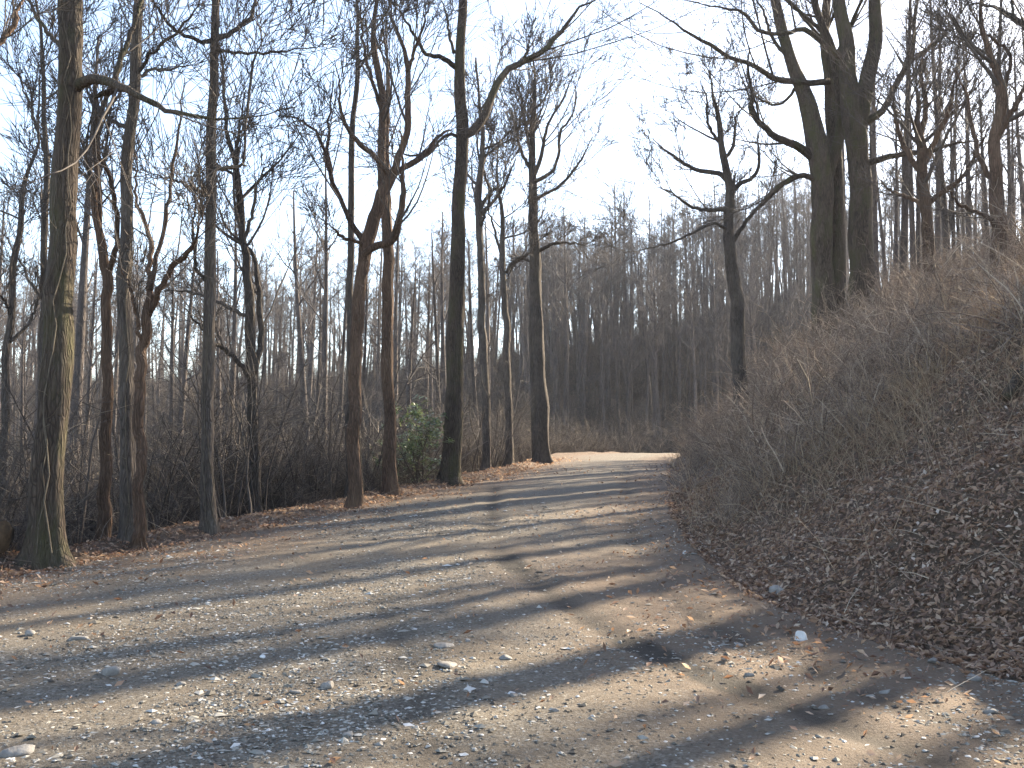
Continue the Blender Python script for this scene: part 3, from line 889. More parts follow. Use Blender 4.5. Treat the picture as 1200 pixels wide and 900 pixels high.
hero('huge multi-stemmed oak on top of the right bank, its left trunks', 31,
     [(966, 372, 34), (964, 320, 30), (963, 260, 29), (962, 210, 30), (958, 170, 30), (949, 130, 25), (939, 105, 21), (929, 80, 18), (920, 50, 16), (912, 15, 14), (905, -30, 12)],
     stem2=[dict(p=[(982, 375, 22), (982, 300, 20), (981, 230, 20), (979, 180, 19), (974, 130, 18), (972, 90, 16), (966, 50, 14), (968, 10, 12), (972, -30, 10)], dy=.9, ext=5, len=3),
            dict(p=[(966, 230, 16), (974, 190, 17), (984, 160, 15), (984, 110, 13), (976, 60, 12), (960, 20, 10), (945, -30, 9)], dy=-.3, ext=4, len=3)],
     limbs=[dict(p=[(957, 190, 13), (940, 175, 12), (922, 166, 11), (905, 158, 10), (893, 146, 9), (880, 130, 9), (882, 110, 7), (876, 80, 6), (878, 55, 4)], dy=-1.0),
            dict(p=[(960, 215, 9), (945, 206, 8), (928, 209, 7), (910, 220, 6), (895, 235, 5), (878, 258, 4)], dy=-1.0),
            dict(p=[(972, 96, 10), (945, 97, 9), (918, 95, 9), (900, 88, 8), (880, 75, 7), (858, 68, 6.5), (835, 55, 6), (805, 38, 5), (780, 20, 4), (748, 2, 3)], dy=-1.4),
            dict(p=[(935, 100, 5), (915, 122, 4), (895, 118, 3), (880, 112, 3)], dy=.5),
            dict(p=[(926, 70, 6), (905, 45, 5), (895, 15, 4), (880, -10, 3)], dy=-.5)],
     ext=5, n_auto=6, auto_t=.6, auto_len=3, mat=M_BARK, seed=44, flare=1.2)
hero('huge oak on top of the right bank, the right trunk forking in a V', 30,
     [(1010, 372, 38), (1009, 310, 33), (1008, 250, 32), (1006, 190, 31), (1003, 140, 31), (999, 110, 27), (994, 80, 23), (989, 45, 21), (984, 10, 19), (978, -40, 16)],
     stem2=[dict(p=[(1006, 165, 22), (1010, 125, 24), (1018, 85, 22), (1026, 48, 20), (1025, 10, 18), (1022, -40, 15)], dy=-.4, ext=5, len=3.5)],
     limbs=[dict(p=[(1012, 145, 12), (1030, 132, 10), (1042, 118, 10), (1050, 98, 9), (1062, 78, 8), (1070, 55, 7), (1072, 25, 6), (1078, -15, 4)], dy=-.8),
            dict(p=[(1062, 78, 6), (1080, 62, 5), (1098, 50, 4), (1115, 35, 3)], dy=-.5),
            dict(p=[(1012, 192, 10), (1035, 186, 9), (1060, 180, 8), (1090, 178, 7), (1120, 168, 5), (1150, 165, 4)], dy=-.8),
            dict(p=[(994, 72, 9), (970, 56, 8), (945, 35, 8), (932, 36, 7), (912, 40, 6), (890, 36, 6), (870, 14, 5), (840, 8, 4), (800, 0, 3)], dy=-1.6)],
     ext=5, n_auto=5, auto_t=.65, auto_len=3, mat=M_BARK, seed=47, flare=1.2)
hero('round-headed bushy tree right of the twin giant on the bank', 27,
     [(1092, 362, 18), (1090, 300, 17), (1086, 250, 16), (1082, 205, 15), (1078, 165, 13)],
     limbs=[dict(p=[(1082, 205, 9), (1068, 185, 8), (1055, 160, 7), (1048, 130, 5), (1046, 100, 4)], dy=.8),
            dict(p=[(1082, 195, 9), (1098, 160, 8), (1112, 130, 7), (1120, 95, 5), (1135, 70, 4)], dy=-.8),
            dict(p=[(1086, 240, 8), (1106, 225, 7), (1130, 205, 6), (1145, 175, 5), (1160, 150, 4)], dy=-.6),
            dict(p=[(1086, 245, 7), (1066, 232, 6), (1045, 225, 5), (1030, 210, 4)], dy=.5),
            dict(p=[(1078, 165, 9), (1085, 120, 7), (1078, 80, 5), (1090, 50, 4)], dy=.5)],
     ext=1.5, n_auto=6, auto_len=3, auto_t=.55, mat=M_BARKR, seed=51, flare=1.2)
hero('leaning tree at the right frame edge with curving upper limbs', 20,
     [(1176, 398, 24), (1174, 340, 22), (1172, 280, 20), (1168, 220, 18), (1165, 165, 16), (1172, 110, 13), (1160, 60, 9)],
     limbs=[dict(p=[(1168, 215, 8), (1150, 190, 7), (1140, 150, 6), (1132, 110, 5), (1118, 80, 4)], dy=.8),
            dict(p=[(1166, 170, 9), (1180, 140, 8), (1195, 115, 7), (1215, 80, 5)], dy=-.5),
            dict(p=[(1172, 120, 6), (1185, 70, 5), (1170, 50, 5), (1150, 35, 4), (1140, 5, 3)], dy=.5),
            dict(p=[(1172, 270, 7), (1150, 250, 6), (1125, 240, 5), (1105, 215, 4)], dy=-.6)],
     ext=2, n_auto=6, auto_len=2.6, auto_t=.5, mat=M_BARKR, seed=54)
hero('tree beyond the right frame edge whose limb dips into the top corner', 16,
     [(1300, 430, 34), (1298, 300, 30), (1290, 180, 27), (1282, 60, 24)],
     limbs=[dict(p=[(1284, 90, 14), (1250, 62, 12), (1215, 40, 11), (1190, 22, 9), (1168, 10, 7), (1145, 5, 5), (1130, 4, 3)], dy=.6),
            dict(p=[(1190, 22, 5), (1186, 5, 4), (1188, -20, 3)], dy=.2)],
     ext=7, n_auto=7, auto_len=3.4, auto_t=.55, mat=M_BARK2, seed=57)

# ------------------------------------------------------------------ woodland copies


def wood_proto(seed, h, r0, crown_t=.42, nl=15, ll=3.0, lean=.03, tm=.0115):
    r = np.random.default_rng(seed)
    n = 16
    s = np.linspace(0, 1, n)
    w = r.normal(0, 1, 4)
    P = np.stack([np.sin(s * 3 + w[0]) * .25 * s + lean * h * s * w[1] * .4, np.sin(s * 2.5 + w[2]) * .25 * s + lean * h * s * w[3] * .4, s * (h + .4) - .4], -1)
    P[:, :2] -= P[0, :2]
    Rd = r0 * (1 - .82 * s ** 1.1) * (1 + .5 * np.exp(-s * h / .5))
    g = Geo(); g.tubes(P[None], Rd[None], 9, cap=True, flute=.04, seed=seed)
    trm = g.mesh('wood_trunk')
    al, L = auto_limbs(P, Rd, nl, crown_t, ll, r, .10, (28, 62), (.3, .55))
    gg = Geo(); gg.tubes(np.array([q for q, _ in al]), np.array([q for _, q in al]), 5)
    al.append((P[-6:], Rd[-6:])); L = list(L) + [ll]
    crown_geo(al, L, [dict(n=6, t=(.25, 1), len=.55, ang=(25, 60), wig=.11, up=.08, pts=5, ratio=(.45, .65), k=3, tmin=tm * 1.4),
                      dict(n=4, t=(.15, 1), len=.55, ang=(25, 65), wig=.2, up=.07, pts=4, ratio=(.5, .75), k=3, tmin=tm * 1.15),
                      dict(n=4, t=(.1, 1), len=.65, ang=(25, 60), wig=.14, up=.05, pts=3, ratio=(.6, .8), k=3, tmin=tm)], r, gg)
    cm = gg.mesh('wood_crown')
    trm.materials.append(M_FARB); cm.materials.append(M_FART)
    return trm, cm


PROT = [wood_proto(100, 17, .21, .45), wood_proto(101, 19, .24, .5), wood_proto(102, 15, .17, .38, 13, 2.6, .06), wood_proto(103, 18, .2, .55),
        wood_proto(104, 13, .14, .35, 12, 2.3, .08), wood_proto(105, 20, .27, .42, 17, 3.6), wood_proto(106, 16, .19, .3, 16, 3.2, .05)]
FINE = [wood_proto(120, 17, .21, .45, 12, 3.0, .05, .0055), wood_proto(121, 19, .25, .5, 11, 3.4, .04, .0055), wood_proto(122, 15, .17, .4, 10, 2.8, .07, .0055)]
prng = np.random.default_rng(61)


def wood_tree(x, y, label, group, fine=False, sc=None):
    set_ = FINE if (fine or y < 55) else PROT
    tm, cm = set_[prng.integers(len(set_))]
    z = gz(x, y)
    e = empty('woodland_tree', (x, y, z - .05), label, 'tree', group)
    s = sc or prng.uniform(.8, 1.18)
    e.scale = (s, s, s * prng.uniform(.92, 1.08)); e.rotation_euler = (prng.normal(0, .025), prng.normal(0, .025), prng.uniform(0, 6.28))
    link('trunk', tm, None, e); link('crown', cm, None, e)
    return e


def scatter_wood(n, u0, u1, d0, d1, label, group, mind=1.5, pw=1.0, clear=2.0, scl=(.8, 1.18), cond=None):
    pts = []
    tries = 0
    while len(pts) < n and tries < n * 60:
        tries += 1
        d = d0 + (d1 - d0) * prng.random() ** pw
        x = prng.uniform(u0, u1) * d
        off, hw, _ = road_coords([x], [d])
        if abs(off[0]) < hw[0] + clear: continue
        if cond and not cond(x, d, off[0], hw[0]): continue
        if any((x - a) ** 2 + (d - b_) ** 2 < mind ** 2 for a, b_ in pts): continue
        pts.append((x, d))
    for x, d, lb in zip([p[0] for p in pts], [p[1] for p in pts], place_labels(pts, label)):
        wood_tree(x, d, lb, group, sc=prng.uniform(*scl))


ORD = ['nearest'] + [w_ + ' nearest' for w_ in ('second third fourth fifth sixth seventh eighth ninth tenth eleventh twelfth thirteenth fourteenth fifteenth sixteenth '
                     'seventeenth eighteenth nineteenth twentieth').split()]


def place_labels(pts, what):
    """what, told apart by the roadside trees it shows between and by its order in depth there"""
    sect = {}
    for i, (x, d) in enumerate(pts):
        u = 600 + F * x / d
        k = int(np.searchsorted([m_[0] for m_ in MARKS], u))
        sect.setdefault(k, []).append((d, i))
    out = [None] * len(pts)
    for k, lst in sect.items():
        lst.sort()
        a_ = MARKS[k - 1][1] if k > 0 else None; b_ = MARKS[k][1] if k < len(MARKS) else None
        where = f'between {a_} and {b_}' if a_ and b_ else (f'left of {b_}' if b_ else f'right of {a_}')
        for n_, (d, i) in enumerate(lst):
            out[i] = f'{ORD[n_] if n_ < 20 else "deepest"} {what} {where}'
    return out


MARKS = [(55, 'the thick mossy oak'), (155, 'the vine-hung tree'), (245, 'the stub-bearing trunk'), (300, 'the crooked tree'), (415, 'the reddish forked tree'), (530, 'the tall mossy tree'),
         (572, 'the narrow tree'), (634, 'the goblet tree'), (670, "the road's far end"), (700, "the far road's left half"), (730, "the far road's middle"), (760, "the far road's right half"), (790, 'the bank foot'),
         (825, 'the low brush'), (862, 'the gnarled oak'), (905, 'the gnarled right limb'), (965, 'the huge twin oaks'), (1008, 'the V-forked oak'), (1050, 'the low spreading limb'), (1092, 'the round-headed tree'), (1175, 'the leaning tree')]
px = lambda u: (u - 600) / F
scatter_wood(150, px(620), px(980), 66, 125, 'hillside tree', 'trees on the hillside behind the road bend', 1.6, .8, 2.0, (.6, .86),
             cond=lambda x, y, o, h: o < -h - 2)
scatter_wood(45, px(830), px(1250), 34, 85, 'bank-top skyline tree', 'trees on the skyline of the right bank', 1.5, .9, 5.0, (.55, .9),
             cond=lambda x, y, o, h: o > h + 6)
scatter_wood(70, px(-40), px(640), 30, 70, 'hollow tree', 'trees in the hollow left of the road', 1.4, .8, 3.0, (.5, .9),
             cond=lambda x, y, o, h: o < -h - 4)
scatter_wood(85, px(-60), px(640), 72, 130, 'faint far tree', 'distant trees beyond the hollow', 1.6, 1, 3.0, (.6, .9))
# the wood goes on to the right of the frame; these trees throw the streaks of shade across the road
shade = [(13, 19), (14.6, 21.2), (13.8, 22.8), (15.5, 25.5), (18, 27), (17, 29.2), (20, 33), (24, 32.5), (22.5, 36.5), (16, 19.6), (15, 16), (20, 18.5), (12.5, 9), (17, 13), (27, 31), (23, 25.5), (28, 38), (19.5, 24)]
for i, (x, y) in enumerate(shade):
    wood_tree(x, y, 'bare tree standing beyond the right frame edge, only its shadow seen on the road', 'trees beyond the right frame edge', True, sc=[.95, 1.15, 1.3, 1.05][i % 4])

# far woods as one mass on the opposite slopes
rr = np.random.default_rng(71)
n = 520
az = rr.uniform(-.95, .95, n); dd = rr.uniform(130, 330, n)
x = np.sin(az) * dd; y = np.cos(az) * dd
z = height(x, y)
h = rr.uniform(11, 19, n)
P = np.stack([np.stack([x + rr.normal(0, .4, n) * t, y + rr.normal(0, .4, n) * t, z - .3 + h * t], -1) for t in (0, .35, .7, 1)], 1)
g = Geo(); Rd = np.stack([.2 + 0 * h, .16 + 0 * h, .1 + 0 * h, .03 + 0 * h], 1) * rr.uniform(.7, 1.4, n)[:, None]
g.tubes(P, Rd, 4)
Q, Rq, L = grow(P, Rd, 9, .35, 1, 4.2, (25, 60), .2, .1, 3, (.4, .6), rr, .03)
g.tubes(Q, Rq, 3)
Q, Rq, L = grow(Q, Rq, 3, .2, 1, 2.2, (25, 60), .2, .08, 2, (.5, .7), rr, .02)
g.tubes(Q, Rq, 3)
tag(link('far_wood', g.mesh('far_wood'), M_FART), 'bare woods massed on the distant slopes', 'woods', kind='stuff')

# ------------------------------------------------------------------ shrubs and undergrowth


def shrub_mesh(seed, h, stems, spread, lv2=6, lv3=4, r0=.010, arch=.02):
    r = np.random.default_rng(seed)
    n = 8
    st = r.normal(0, spread * .35, (stems, 2))
    d = norm(np.concatenate([r.normal(0, spread, (stems, 2)), np.ones((stems, 1))], 1))
    L = h * r.uniform(.55, 1.1, stems)
    P = np.empty((stems, n, 3)); P[:, 0, :2] = st; P[:, 0, 2] = -.12
    for k in range(1, n):
        d = norm(d + r.normal(0, .09, (stems, 3)) + np.array([0, 0, -arch]))
        P[:, k] = P[:, k - 1] + d * (L / (n - 1))[:, None]
    Rd = r0 * r.uniform(.6, 1.4, stems)[:, None] * np.linspace(1, .35, n)[None]
    g = Geo(); g.tubes(P, Rd, 4)
    Q, Rq, LL = grow(P, Rd, lv2, .25, 1, L * .5, (25, 75), .17, .03, 5, (.5, .7), r, .0035)
    g.tubes(Q, Rq, 3)
    Q, Rq, LL = grow(Q, Rq, lv3, .2, 1, LL * .55, (25, 75), .2, .02, 3, (.6, .8), r, .0028)
    g.tubes(Q, Rq, 3)
    me = g.mesh('shrub')
    return me


SH = [shrub_mesh(201, 1.3, 16, .35), shrub_mesh(202, 1.7, 14, .3), shrub_mesh(203, 1.0, 20, .5), shrub_mesh(204, 2.1, 12, .25), shrub_mesh(205, 1.5, 18, .45, arch=.09), shrub_mesh(206, .8, 22, .6, arch=.06)]
SAP = [shrub_mesh(211, 3.2, 3, .14, 9, 5, .016, .0), shrub_mesh(212, 4.2, 2, .10, 12, 5, .02, .0), shrub_mesh(213, 2.4, 5, .3, 7, 5, .013, .05), shrub_mesh(214, 2.0, 9, .5, 6, 4, .012, .12)]
M_BRUSH_SHADE = plain_mat('shade_toned_brush', [(0, (.045, .036, .032)), (.5, (.085, .07, .06)), (.9, (.15, .125, .105)), (1, (.3, .25, .19))], 1, island=True)  # darker copy of the brush: shade under the trees put into its colour
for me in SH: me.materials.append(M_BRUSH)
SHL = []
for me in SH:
    c_ = me.copy(); c_.materials.clear(); c_.materials.append(M_BRUSH_SHADE); SHL.append(c_)
for me in SAP: me.materials.append(M_BRUSH_SHADE)
srng = np.random.default_rng(81)


def put_shrubs(n, meshes, name, label, group, gen, scl=(.75, 1.25), cat='shrub'):
    pts = []; tries = 0
    while len(pts) < n and tries < n * 80:
        tries += 1
        x, y = gen()
        off, hw, _ = road_coords([x], [y])
        if abs(off[0]) < hw[0] + .45 or x > .55 * y: continue
        pts.append((x, y))
    for (x, y), lb in zip(pts, place_labels(pts, label)):
        o = link(name, meshes[srng.integers(len(meshes))], None)
        o.location = (x, y, gz(x, y)); s = srng.uniform(*scl)
        o.scale = (s * srng.uniform(.85, 1.2), s, s); o.rotation_euler = (srng.normal(0, .08), srng.normal(0, .08), srng.uniform(0, 6.28))
        tag(o, lb, cat, group)


def bank_gen(y0, y1, s0, s1):
    def f():
        y = srng.uniform(y0, y1)
        i = np.abs(CEN[:150, 1] - y).argmin()
        s = srng.uniform(s0, s1) + CEN[i, 2]
        return CEN[i, 0] + CT[i, 1] * s, CEN[i, 1] - CT[i, 0] * s
    return f


def left_gen(y0, y1, s0, s1):
    def f():
        y = srng.uniform(y0, y1)
        i = np.abs(CEN[:150, 1] - y).argmin()
        s = -(srng.uniform(s0, s1) + CEN[i, 2])
        return CEN[i, 0] + CT[i, 1] * s, CEN[i, 1] - CT[i, 0] * s
    return f


put_shrubs(110, SH, 'bare_shrub', 'bare thicket shrub', 'shrubs of the thicket on the right bank', bank_gen(15.5, 44, 1.2, 8))
put_shrubs(45, SH[:3] + SH[5:], 'bare_shrub', 'low bank-foot shrub', 'low shrubs at the foot of the right bank', bank_gen(15.5, 46, .3, 1.6), (.45, .8))
put_shrubs(85, SH, 'bare_shrub', 'bare high-bank shrub', 'shrubs high on the right bank', bank_gen(11, 34, 3.4, 11), (.6, 1.15))
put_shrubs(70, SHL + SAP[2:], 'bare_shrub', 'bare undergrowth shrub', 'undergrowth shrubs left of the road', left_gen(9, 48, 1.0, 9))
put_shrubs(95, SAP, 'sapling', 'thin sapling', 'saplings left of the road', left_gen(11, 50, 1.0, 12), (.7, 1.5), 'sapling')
put_shrubs(45, SHL[1:5], 'bare_shrub', 'bare hill-foot shrub', 'shrubs at the end of the road', lambda: (srng.uniform(-6, 16), srng.uniform(58, 82)), (1.0, 1.8))

# fine tangle on the forest floor and dry grass on the bank
def stems_geo(x, y, h, lean, rad, r, bend=.25, pts=4):
    z = sheet(x, y)
    n = len(x)
    d = norm(np.concatenate([r.normal(0, lean, (n, 2)), np.ones((n, 1))], 1))
    P = np.empty((n, pts, 3)); P[:, 0] = np.stack([x, y, z - .03], -1)
    bd = r.normal(0, bend, (n, 3)); bd[:, 2] = -np.abs(bd[:, 2])
    for k in range(1, pts):
        d = norm(d + bd + r.normal(0, .06, (n, 3)))
        P[:, k] = P[:, k - 1] + d * (h / (pts - 1))[:, None]
    Rd = rad[:, None] * np.linspace(1, .3, pts)[None]
    g = Geo(); g.tubes(P, Rd, 3)
    return g


r = np.random.default_rng(91)
n = 44000
y = 7.5 * (44 / 7.5) ** r.random(n); x = r.uniform(.12, .62, n) * y
off, hw, _ = road_coords(x, y); s = off - hw
dens = sstep(.25, 2.0, s) * (.25 + .75 * sstep(.4, .65, vnoise(x * .6, y * .6, 95))) * (.10 + .9 * sstep(11, 16, y + 1.4 * np.maximum(s - 1.5, 0))) + .25 * np.exp(-((s - .35) / .3) ** 2) * sstep(12, 16, y)
k = r.random(n) < dens
x, y = x[k], y[k]
g = stems_geo(x, y, r.uniform(.15, .85, len(x)), .4, r.uniform(.0022, .004, len(x)) * (.6 + y / 22), r, .28, 3)
tag(link('dry_grass', g.mesh('dry_grass'), M_GRASS), 'pale dry grass and weed stalks on the right bank', 'dry grass', kind='stuff')
n = 6000
y = 6 * (30 / 6) ** r.random(n); x = r.uniform(-.6, .75, n) * y
off, hw, _ = road_coords(x, y)
k = (np.abs(off) > hw * .96) | (r.random(n) < .02)
x, y = x[k], y[k]
g = stems_geo(x, y, r.uniform(.1, .6, len(x)), 3.0, r.uniform(.002, .006, len(x)), r, .1, 3)
g.v[0][:, 2] += .045
tag(link('fallen_twigs', g.mesh('fallen_twigs'), M_BRUSH), 'small dead twigs strewn among the leaves', 'twigs', kind='stuff')
n = 14000
y = 10 * (75 / 10) ** r.random(n); x = r.uniform(-.6, .1, n) * y
off, hw, _ = road_coords(x, y); s = -off - hw
k = r.random(n) < sstep(.4, 1.4, s) * (.2 + .8 * sstep(.35, .65, vnoise(x * .5, y * .5, 97)))
x, y = x[k], y[k]
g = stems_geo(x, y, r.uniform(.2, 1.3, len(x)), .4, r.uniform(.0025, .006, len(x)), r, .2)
tag(link('undergrowth', g.mesh('undergrowth'), M_BRUSH_SHADE), 'tangle of dead stalks on the forest floor left of the road', 'undergrowth', kind='stuff')



def gn_scatter(name, pts, objs, smin, smax, mat, label, cat):
    """one object that repeats a few brush meshes over many points"""
    me = bpy.data.meshes.new(name); me.vertices.add(len(pts)); me.vertices.foreach_set('co', np.ascontiguousarray(pts, np.float32).ravel()); me.update()
    o = bpy.data.objects.new(name, me); col.objects.link(o)
    ng = bpy.data.node_groups.new(name, 'GeometryNodeTree')
    ng.interface.new_socket('Geometry', in_out='INPUT', socket_type='NodeSocketGeometry')
    ng.interface.new_socket('Geometry', in_out='OUTPUT', socket_type='NodeSocketGeometry')
    N = ng.nodes; L = ng.links
    gi = N.new('NodeGroupInput'); go = N.new('NodeGroupOutput'); jn = N.new('GeometryNodeJoinGeometry')
    ri_ = N.new('FunctionNodeRandomValue'); ri_.data_type = 'INT'; ri_.inputs[4].default_value = 0; ri_.inputs[5].default_value = len(objs) - 1; ri_.inputs['Seed'].default_value = 3
    rv = N.new('FunctionNodeRandomValue'); rv.data_type = 'FLOAT_VECTOR'; rv.inputs[0].default_value = (-.12, -.12, 0); rv.inputs[1].default_value = (.12, .12, 6.28)
    rs = N.new('FunctionNodeRandomValue'); rs.data_type = 'FLOAT'; rs.inputs[2].default_value = smin; rs.inputs[3].default_value = smax; rs.inputs['Seed'].default_value = 9
    for k, ob in enumerate(objs):
        cp = N.new('FunctionNodeCompare'); cp.data_type = 'INT'; cp.operation = 'EQUAL'
        L.new(ri_.outputs[2], cp.inputs[2]); cp.inputs[3].default_value = k
        jo = N.new('GeometryNodeJoinGeometry')
        for part in ob:
            oi = N.new('GeometryNodeObjectInfo'); oi.inputs[0].default_value = part; oi.transform_space = 'ORIGINAL'
            L.new(oi.outputs['Geometry'], jo.inputs[0])
        ip = N.new('GeometryNodeInstanceOnPoints')
        L.new(gi.outputs[0], ip.inputs['Points']); L.new(cp.outputs[0], ip.inputs['Selection']); L.new(jo.outputs[0], ip.inputs['Instance'])
        L.new(rv.outputs[0], ip.inputs['Rotation']); L.new(rs.outputs[1], ip.inputs['Scale'])
        L.new(ip.outputs[0], jn.inputs[0])
    L.new(jn.outputs[0], go.inputs[0])
    md = o.modifiers.new('scatter', 'NODES'); md.node_group = ng
    return tag(o, label, cat, kind='stuff')


n = 19000
y = 14 * (150 / 14) ** r.random(n); x = r.uniform(-.62, .30, n) * y
off, hw, _ = road_coords(x, y)
k = (-off - hw > 3.2 - .03 * y) & (r.random(n) < (.45 + .55 * sstep(.3, .6, vnoise(x * .12, y * .12, 98))) * np.clip((y - 8) / 50, .1, 1))
x, y = x[k], y[k]
SRC = {}
for o_ in col.objects:
    if o_.type == 'MESH' and o_.data in SHL: SRC.setdefault(o_.data.name, o_)
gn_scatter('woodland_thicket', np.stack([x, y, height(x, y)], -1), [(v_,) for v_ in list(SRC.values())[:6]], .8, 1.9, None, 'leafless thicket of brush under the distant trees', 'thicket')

# the rest of the wood on the hill and beyond the bank, past the trees that can be told apart
n = 1500
y = r.uniform(78, 150, n); x = r.uniform(-.5, .6, n) * y
off, hw, _ = road_coords(x, y)
u_ = x / y
k = (np.abs(off) > hw + 4) & (r.random(n) < np.interp(u_, [-.5, -.05, .02, .3, .6], [.2, .22, .5, .52, .4]))
x, y = x[k], y[k]
TRS = {}
for o_ in col.objects:
    if o_.type == 'EMPTY' and o_.name.startswith('woodland_tree') and len(o_.children) == 2:
        TRS.setdefault(o_.children[0].data.name, tuple(o_.children))
gn_scatter('hillside_wood', np.stack([x, y, height(x, y)], -1), [v_ for k_, v_ in TRS.items()][-6:], .6, .9, None, 'leafless wood massed along the ridge of the hill', 'woods')

# ------------------------------------------------------------------ evergreen shrub
m, nt, b = new_mat('evergreen_leaf')
gi = nt.nodes.new('ShaderNodeNewGeometry')
c = ramp(nt, gi.outputs['Random Per Island'], [(0, (.06, .10, .04)), (.6, (.13, .19, .08)), (1, (.3, .36, .19))])
nt.links.new(c, b.inputs['Base Color']); b.inputs['Roughness'].default_value = .32; b.inputs['Specular IOR Level'].default_value = .6
M_EVER = m
thin(M_EVER, .3)


def evergreen(cx, cy, h, w, nl, label, seed):
    r = np.random.default_rng(seed)
    base = np.array([cx, cy, gz(cx, cy)])
    root = empty('evergreen_shrub', base, label, 'shrub')
    st = 9; n = 7
    d = norm(np.concatenate([r.normal(0, .35, (st, 2)), np.ones((st, 1))], 1))
    P = np.empty((st, n, 3)); P[:, 0] = np.concatenate([r.normal(0, .1, (st, 2)), np.full((st, 1), -.1)], 1)
    for k in range(1, n):
        d = norm(d + r.normal(0, .12, (st, 3))); P[:, k] = P[:, k - 1] + d * h * .9 / (n - 1)
    Rd = np.linspace(.022, .008, n)[None].repeat(st, 0)
    g = Geo(); g.tubes(P, Rd, 5)
    Q, Rq, L = grow(P, Rd, 9, .2, 1, w * .75, (30, 80), .15, .05, 4, (.5, .7), r, .004)
    g.tubes(Q, Rq, 3)
    link('stems', g.mesh('stems'), M_TWIG, root)
    tips = np.concatenate([Q[:, -1], Q[:, 2], P[:, -1]])
    ti = r.integers(0, len(tips), nl)
    az = r.uniform(0, 6.28, nl); el = r.normal(-.05, .35, nl)
    a = np.stack([np.cos(az) * np.cos(el), np.sin(az) * np.cos(el), np.sin(el)], -1)
    up = norm(np.array([0, 0, 1.0]) + r.normal(0, .25, (nl, 3)))
    bb = norm(np.cross(up, a)); nn_ = np.cross(a, bb)
    s = r.uniform(.07, .17, nl)
    leaf = np.array([[0, 0, 0], [.35, .15, .02], [.35, -.15, .02], [.75, .13, -.02], [.75, -.13, -.02], [1.05, 0, -.1], [.4, 0, -.03]])
    tri = np.array([[0, 6, 1], [0, 2, 6], [1, 6, 3], [2, 4, 6], [6, 4, 3], [3, 4, 5]])
    Lf = leaf[None] * s[:, None, None]
    V = (tips[ti] + r.normal(0, .03, (nl, 3)))[:, None] + Lf[..., 0:1] * a[:, None] + Lf[..., 1:2] * bb[:, None] + Lf[..., 2:3] * nn_[:, None]
    g = Geo(); g.add(V.reshape(-1, 3), t=(tri[None] + (np.arange(nl) * 7)[:, None, None]).reshape(-1, 3))
    link('foliage', g.mesh('foliage'), M_EVER, root)


p = pix(494, 560, 25.6)
evergreen(p[0], p[1], 2.1, 1.35, 1900, 'glossy green evergreen shrub at the foot of the tall mossy tree', 5)
p = pix(476, 560, 27)
evergreen(p[0], p[1], 1.5, 1.0, 700, 'small darker evergreen shrub just left of the larger glossy one', 6)

# ------------------------------------------------------------------ stones
m, nt, b = new_mat('stone')
tc = nt.nodes.new('ShaderNodeTexCoord'); oi = nt.nodes.new('ShaderNodeObjectInfo')
n1 = noise(nt, tc.outputs['Object'], 18, 5, .65)
c = mixc(nt, oi.outputs['Random'], ramp(nt, n1, [(.3, (.11, .098, .085)), (.7, (.24, .22, .195))]), ramp(nt, n1, [(.3, (.17, .15, .13)), (.7, (.33, .31, .28))]))
nt.links.new(c, b.inputs['Base Color']); b.inputs['Roughness'].default_value = .8
bump(nt, n1, .5, .02, b)
M_STONE = m
M_WHITE = plain_mat('white_quartz', [(.3, (.5, .48, .45)), (.7, (.75, .73, .7))], 12)


def stone(u, v, w, hh, label, seed, mat=None, flat=.5, lift=.35):
    r = np.random.default_rng(seed)
    # where the viewing ray of the stone's foot meets the ground
    ds = np.linspace(3, 40, 1500)
    pts = np.array([pix(u, v, d) for d in ds])
    zz, _, _ = surf(pts[:, 0], pts[:, 1])
    i = np.argmax(pts[:, 2] < zz)
    x, y, z = pts[i, 0], pts[i, 1], zz[i]
    wx = w / F * y / 2 * .88; hz_ = max(hh / F * y * .8, wx * .22)
    me = bpy.data.meshes.new('stone')
    import bmesh
    bm = bmesh.new(); bmesh.ops.create_icosphere(bm, subdivisions=3, radius=1)
    ph = r.uniform(0, 50, 3); dep_ = r.uniform(.55, .9)
    planes = norm(r.normal(0, 1, (9, 3))); offs = r.uniform(.45, .85, 9)
    for vt in bm.verts:
        c_ = np.array(vt.co)
        for pl, of in zip(planes, offs):
            dd = c_ @ pl - of
            if dd > 0: c_ = c_ - pl * dd * .85
        c_ = c_ * (1 + .06 * float(fbm(c_[0] * 3 + ph[0], c_[1] * 3 + c_[2] * 2 + ph[1], seed, 3)))
        vt.co = c_ * np.array([wx, wx * dep_, hz_ * .8])
    bm.to_mesh(me); bm.free()
    for p_ in me.polygons: p_.use_smooth = True
    o = link('stone', me, mat or M_STONE)
    o.location = (x, y, z + hz_ * .08); o.rotation_euler = (r.normal(0, .12), r.normal(0, .12), r.uniform(-.5, .5))
    tag(o, label, 'stone', 'larger stones on the road')


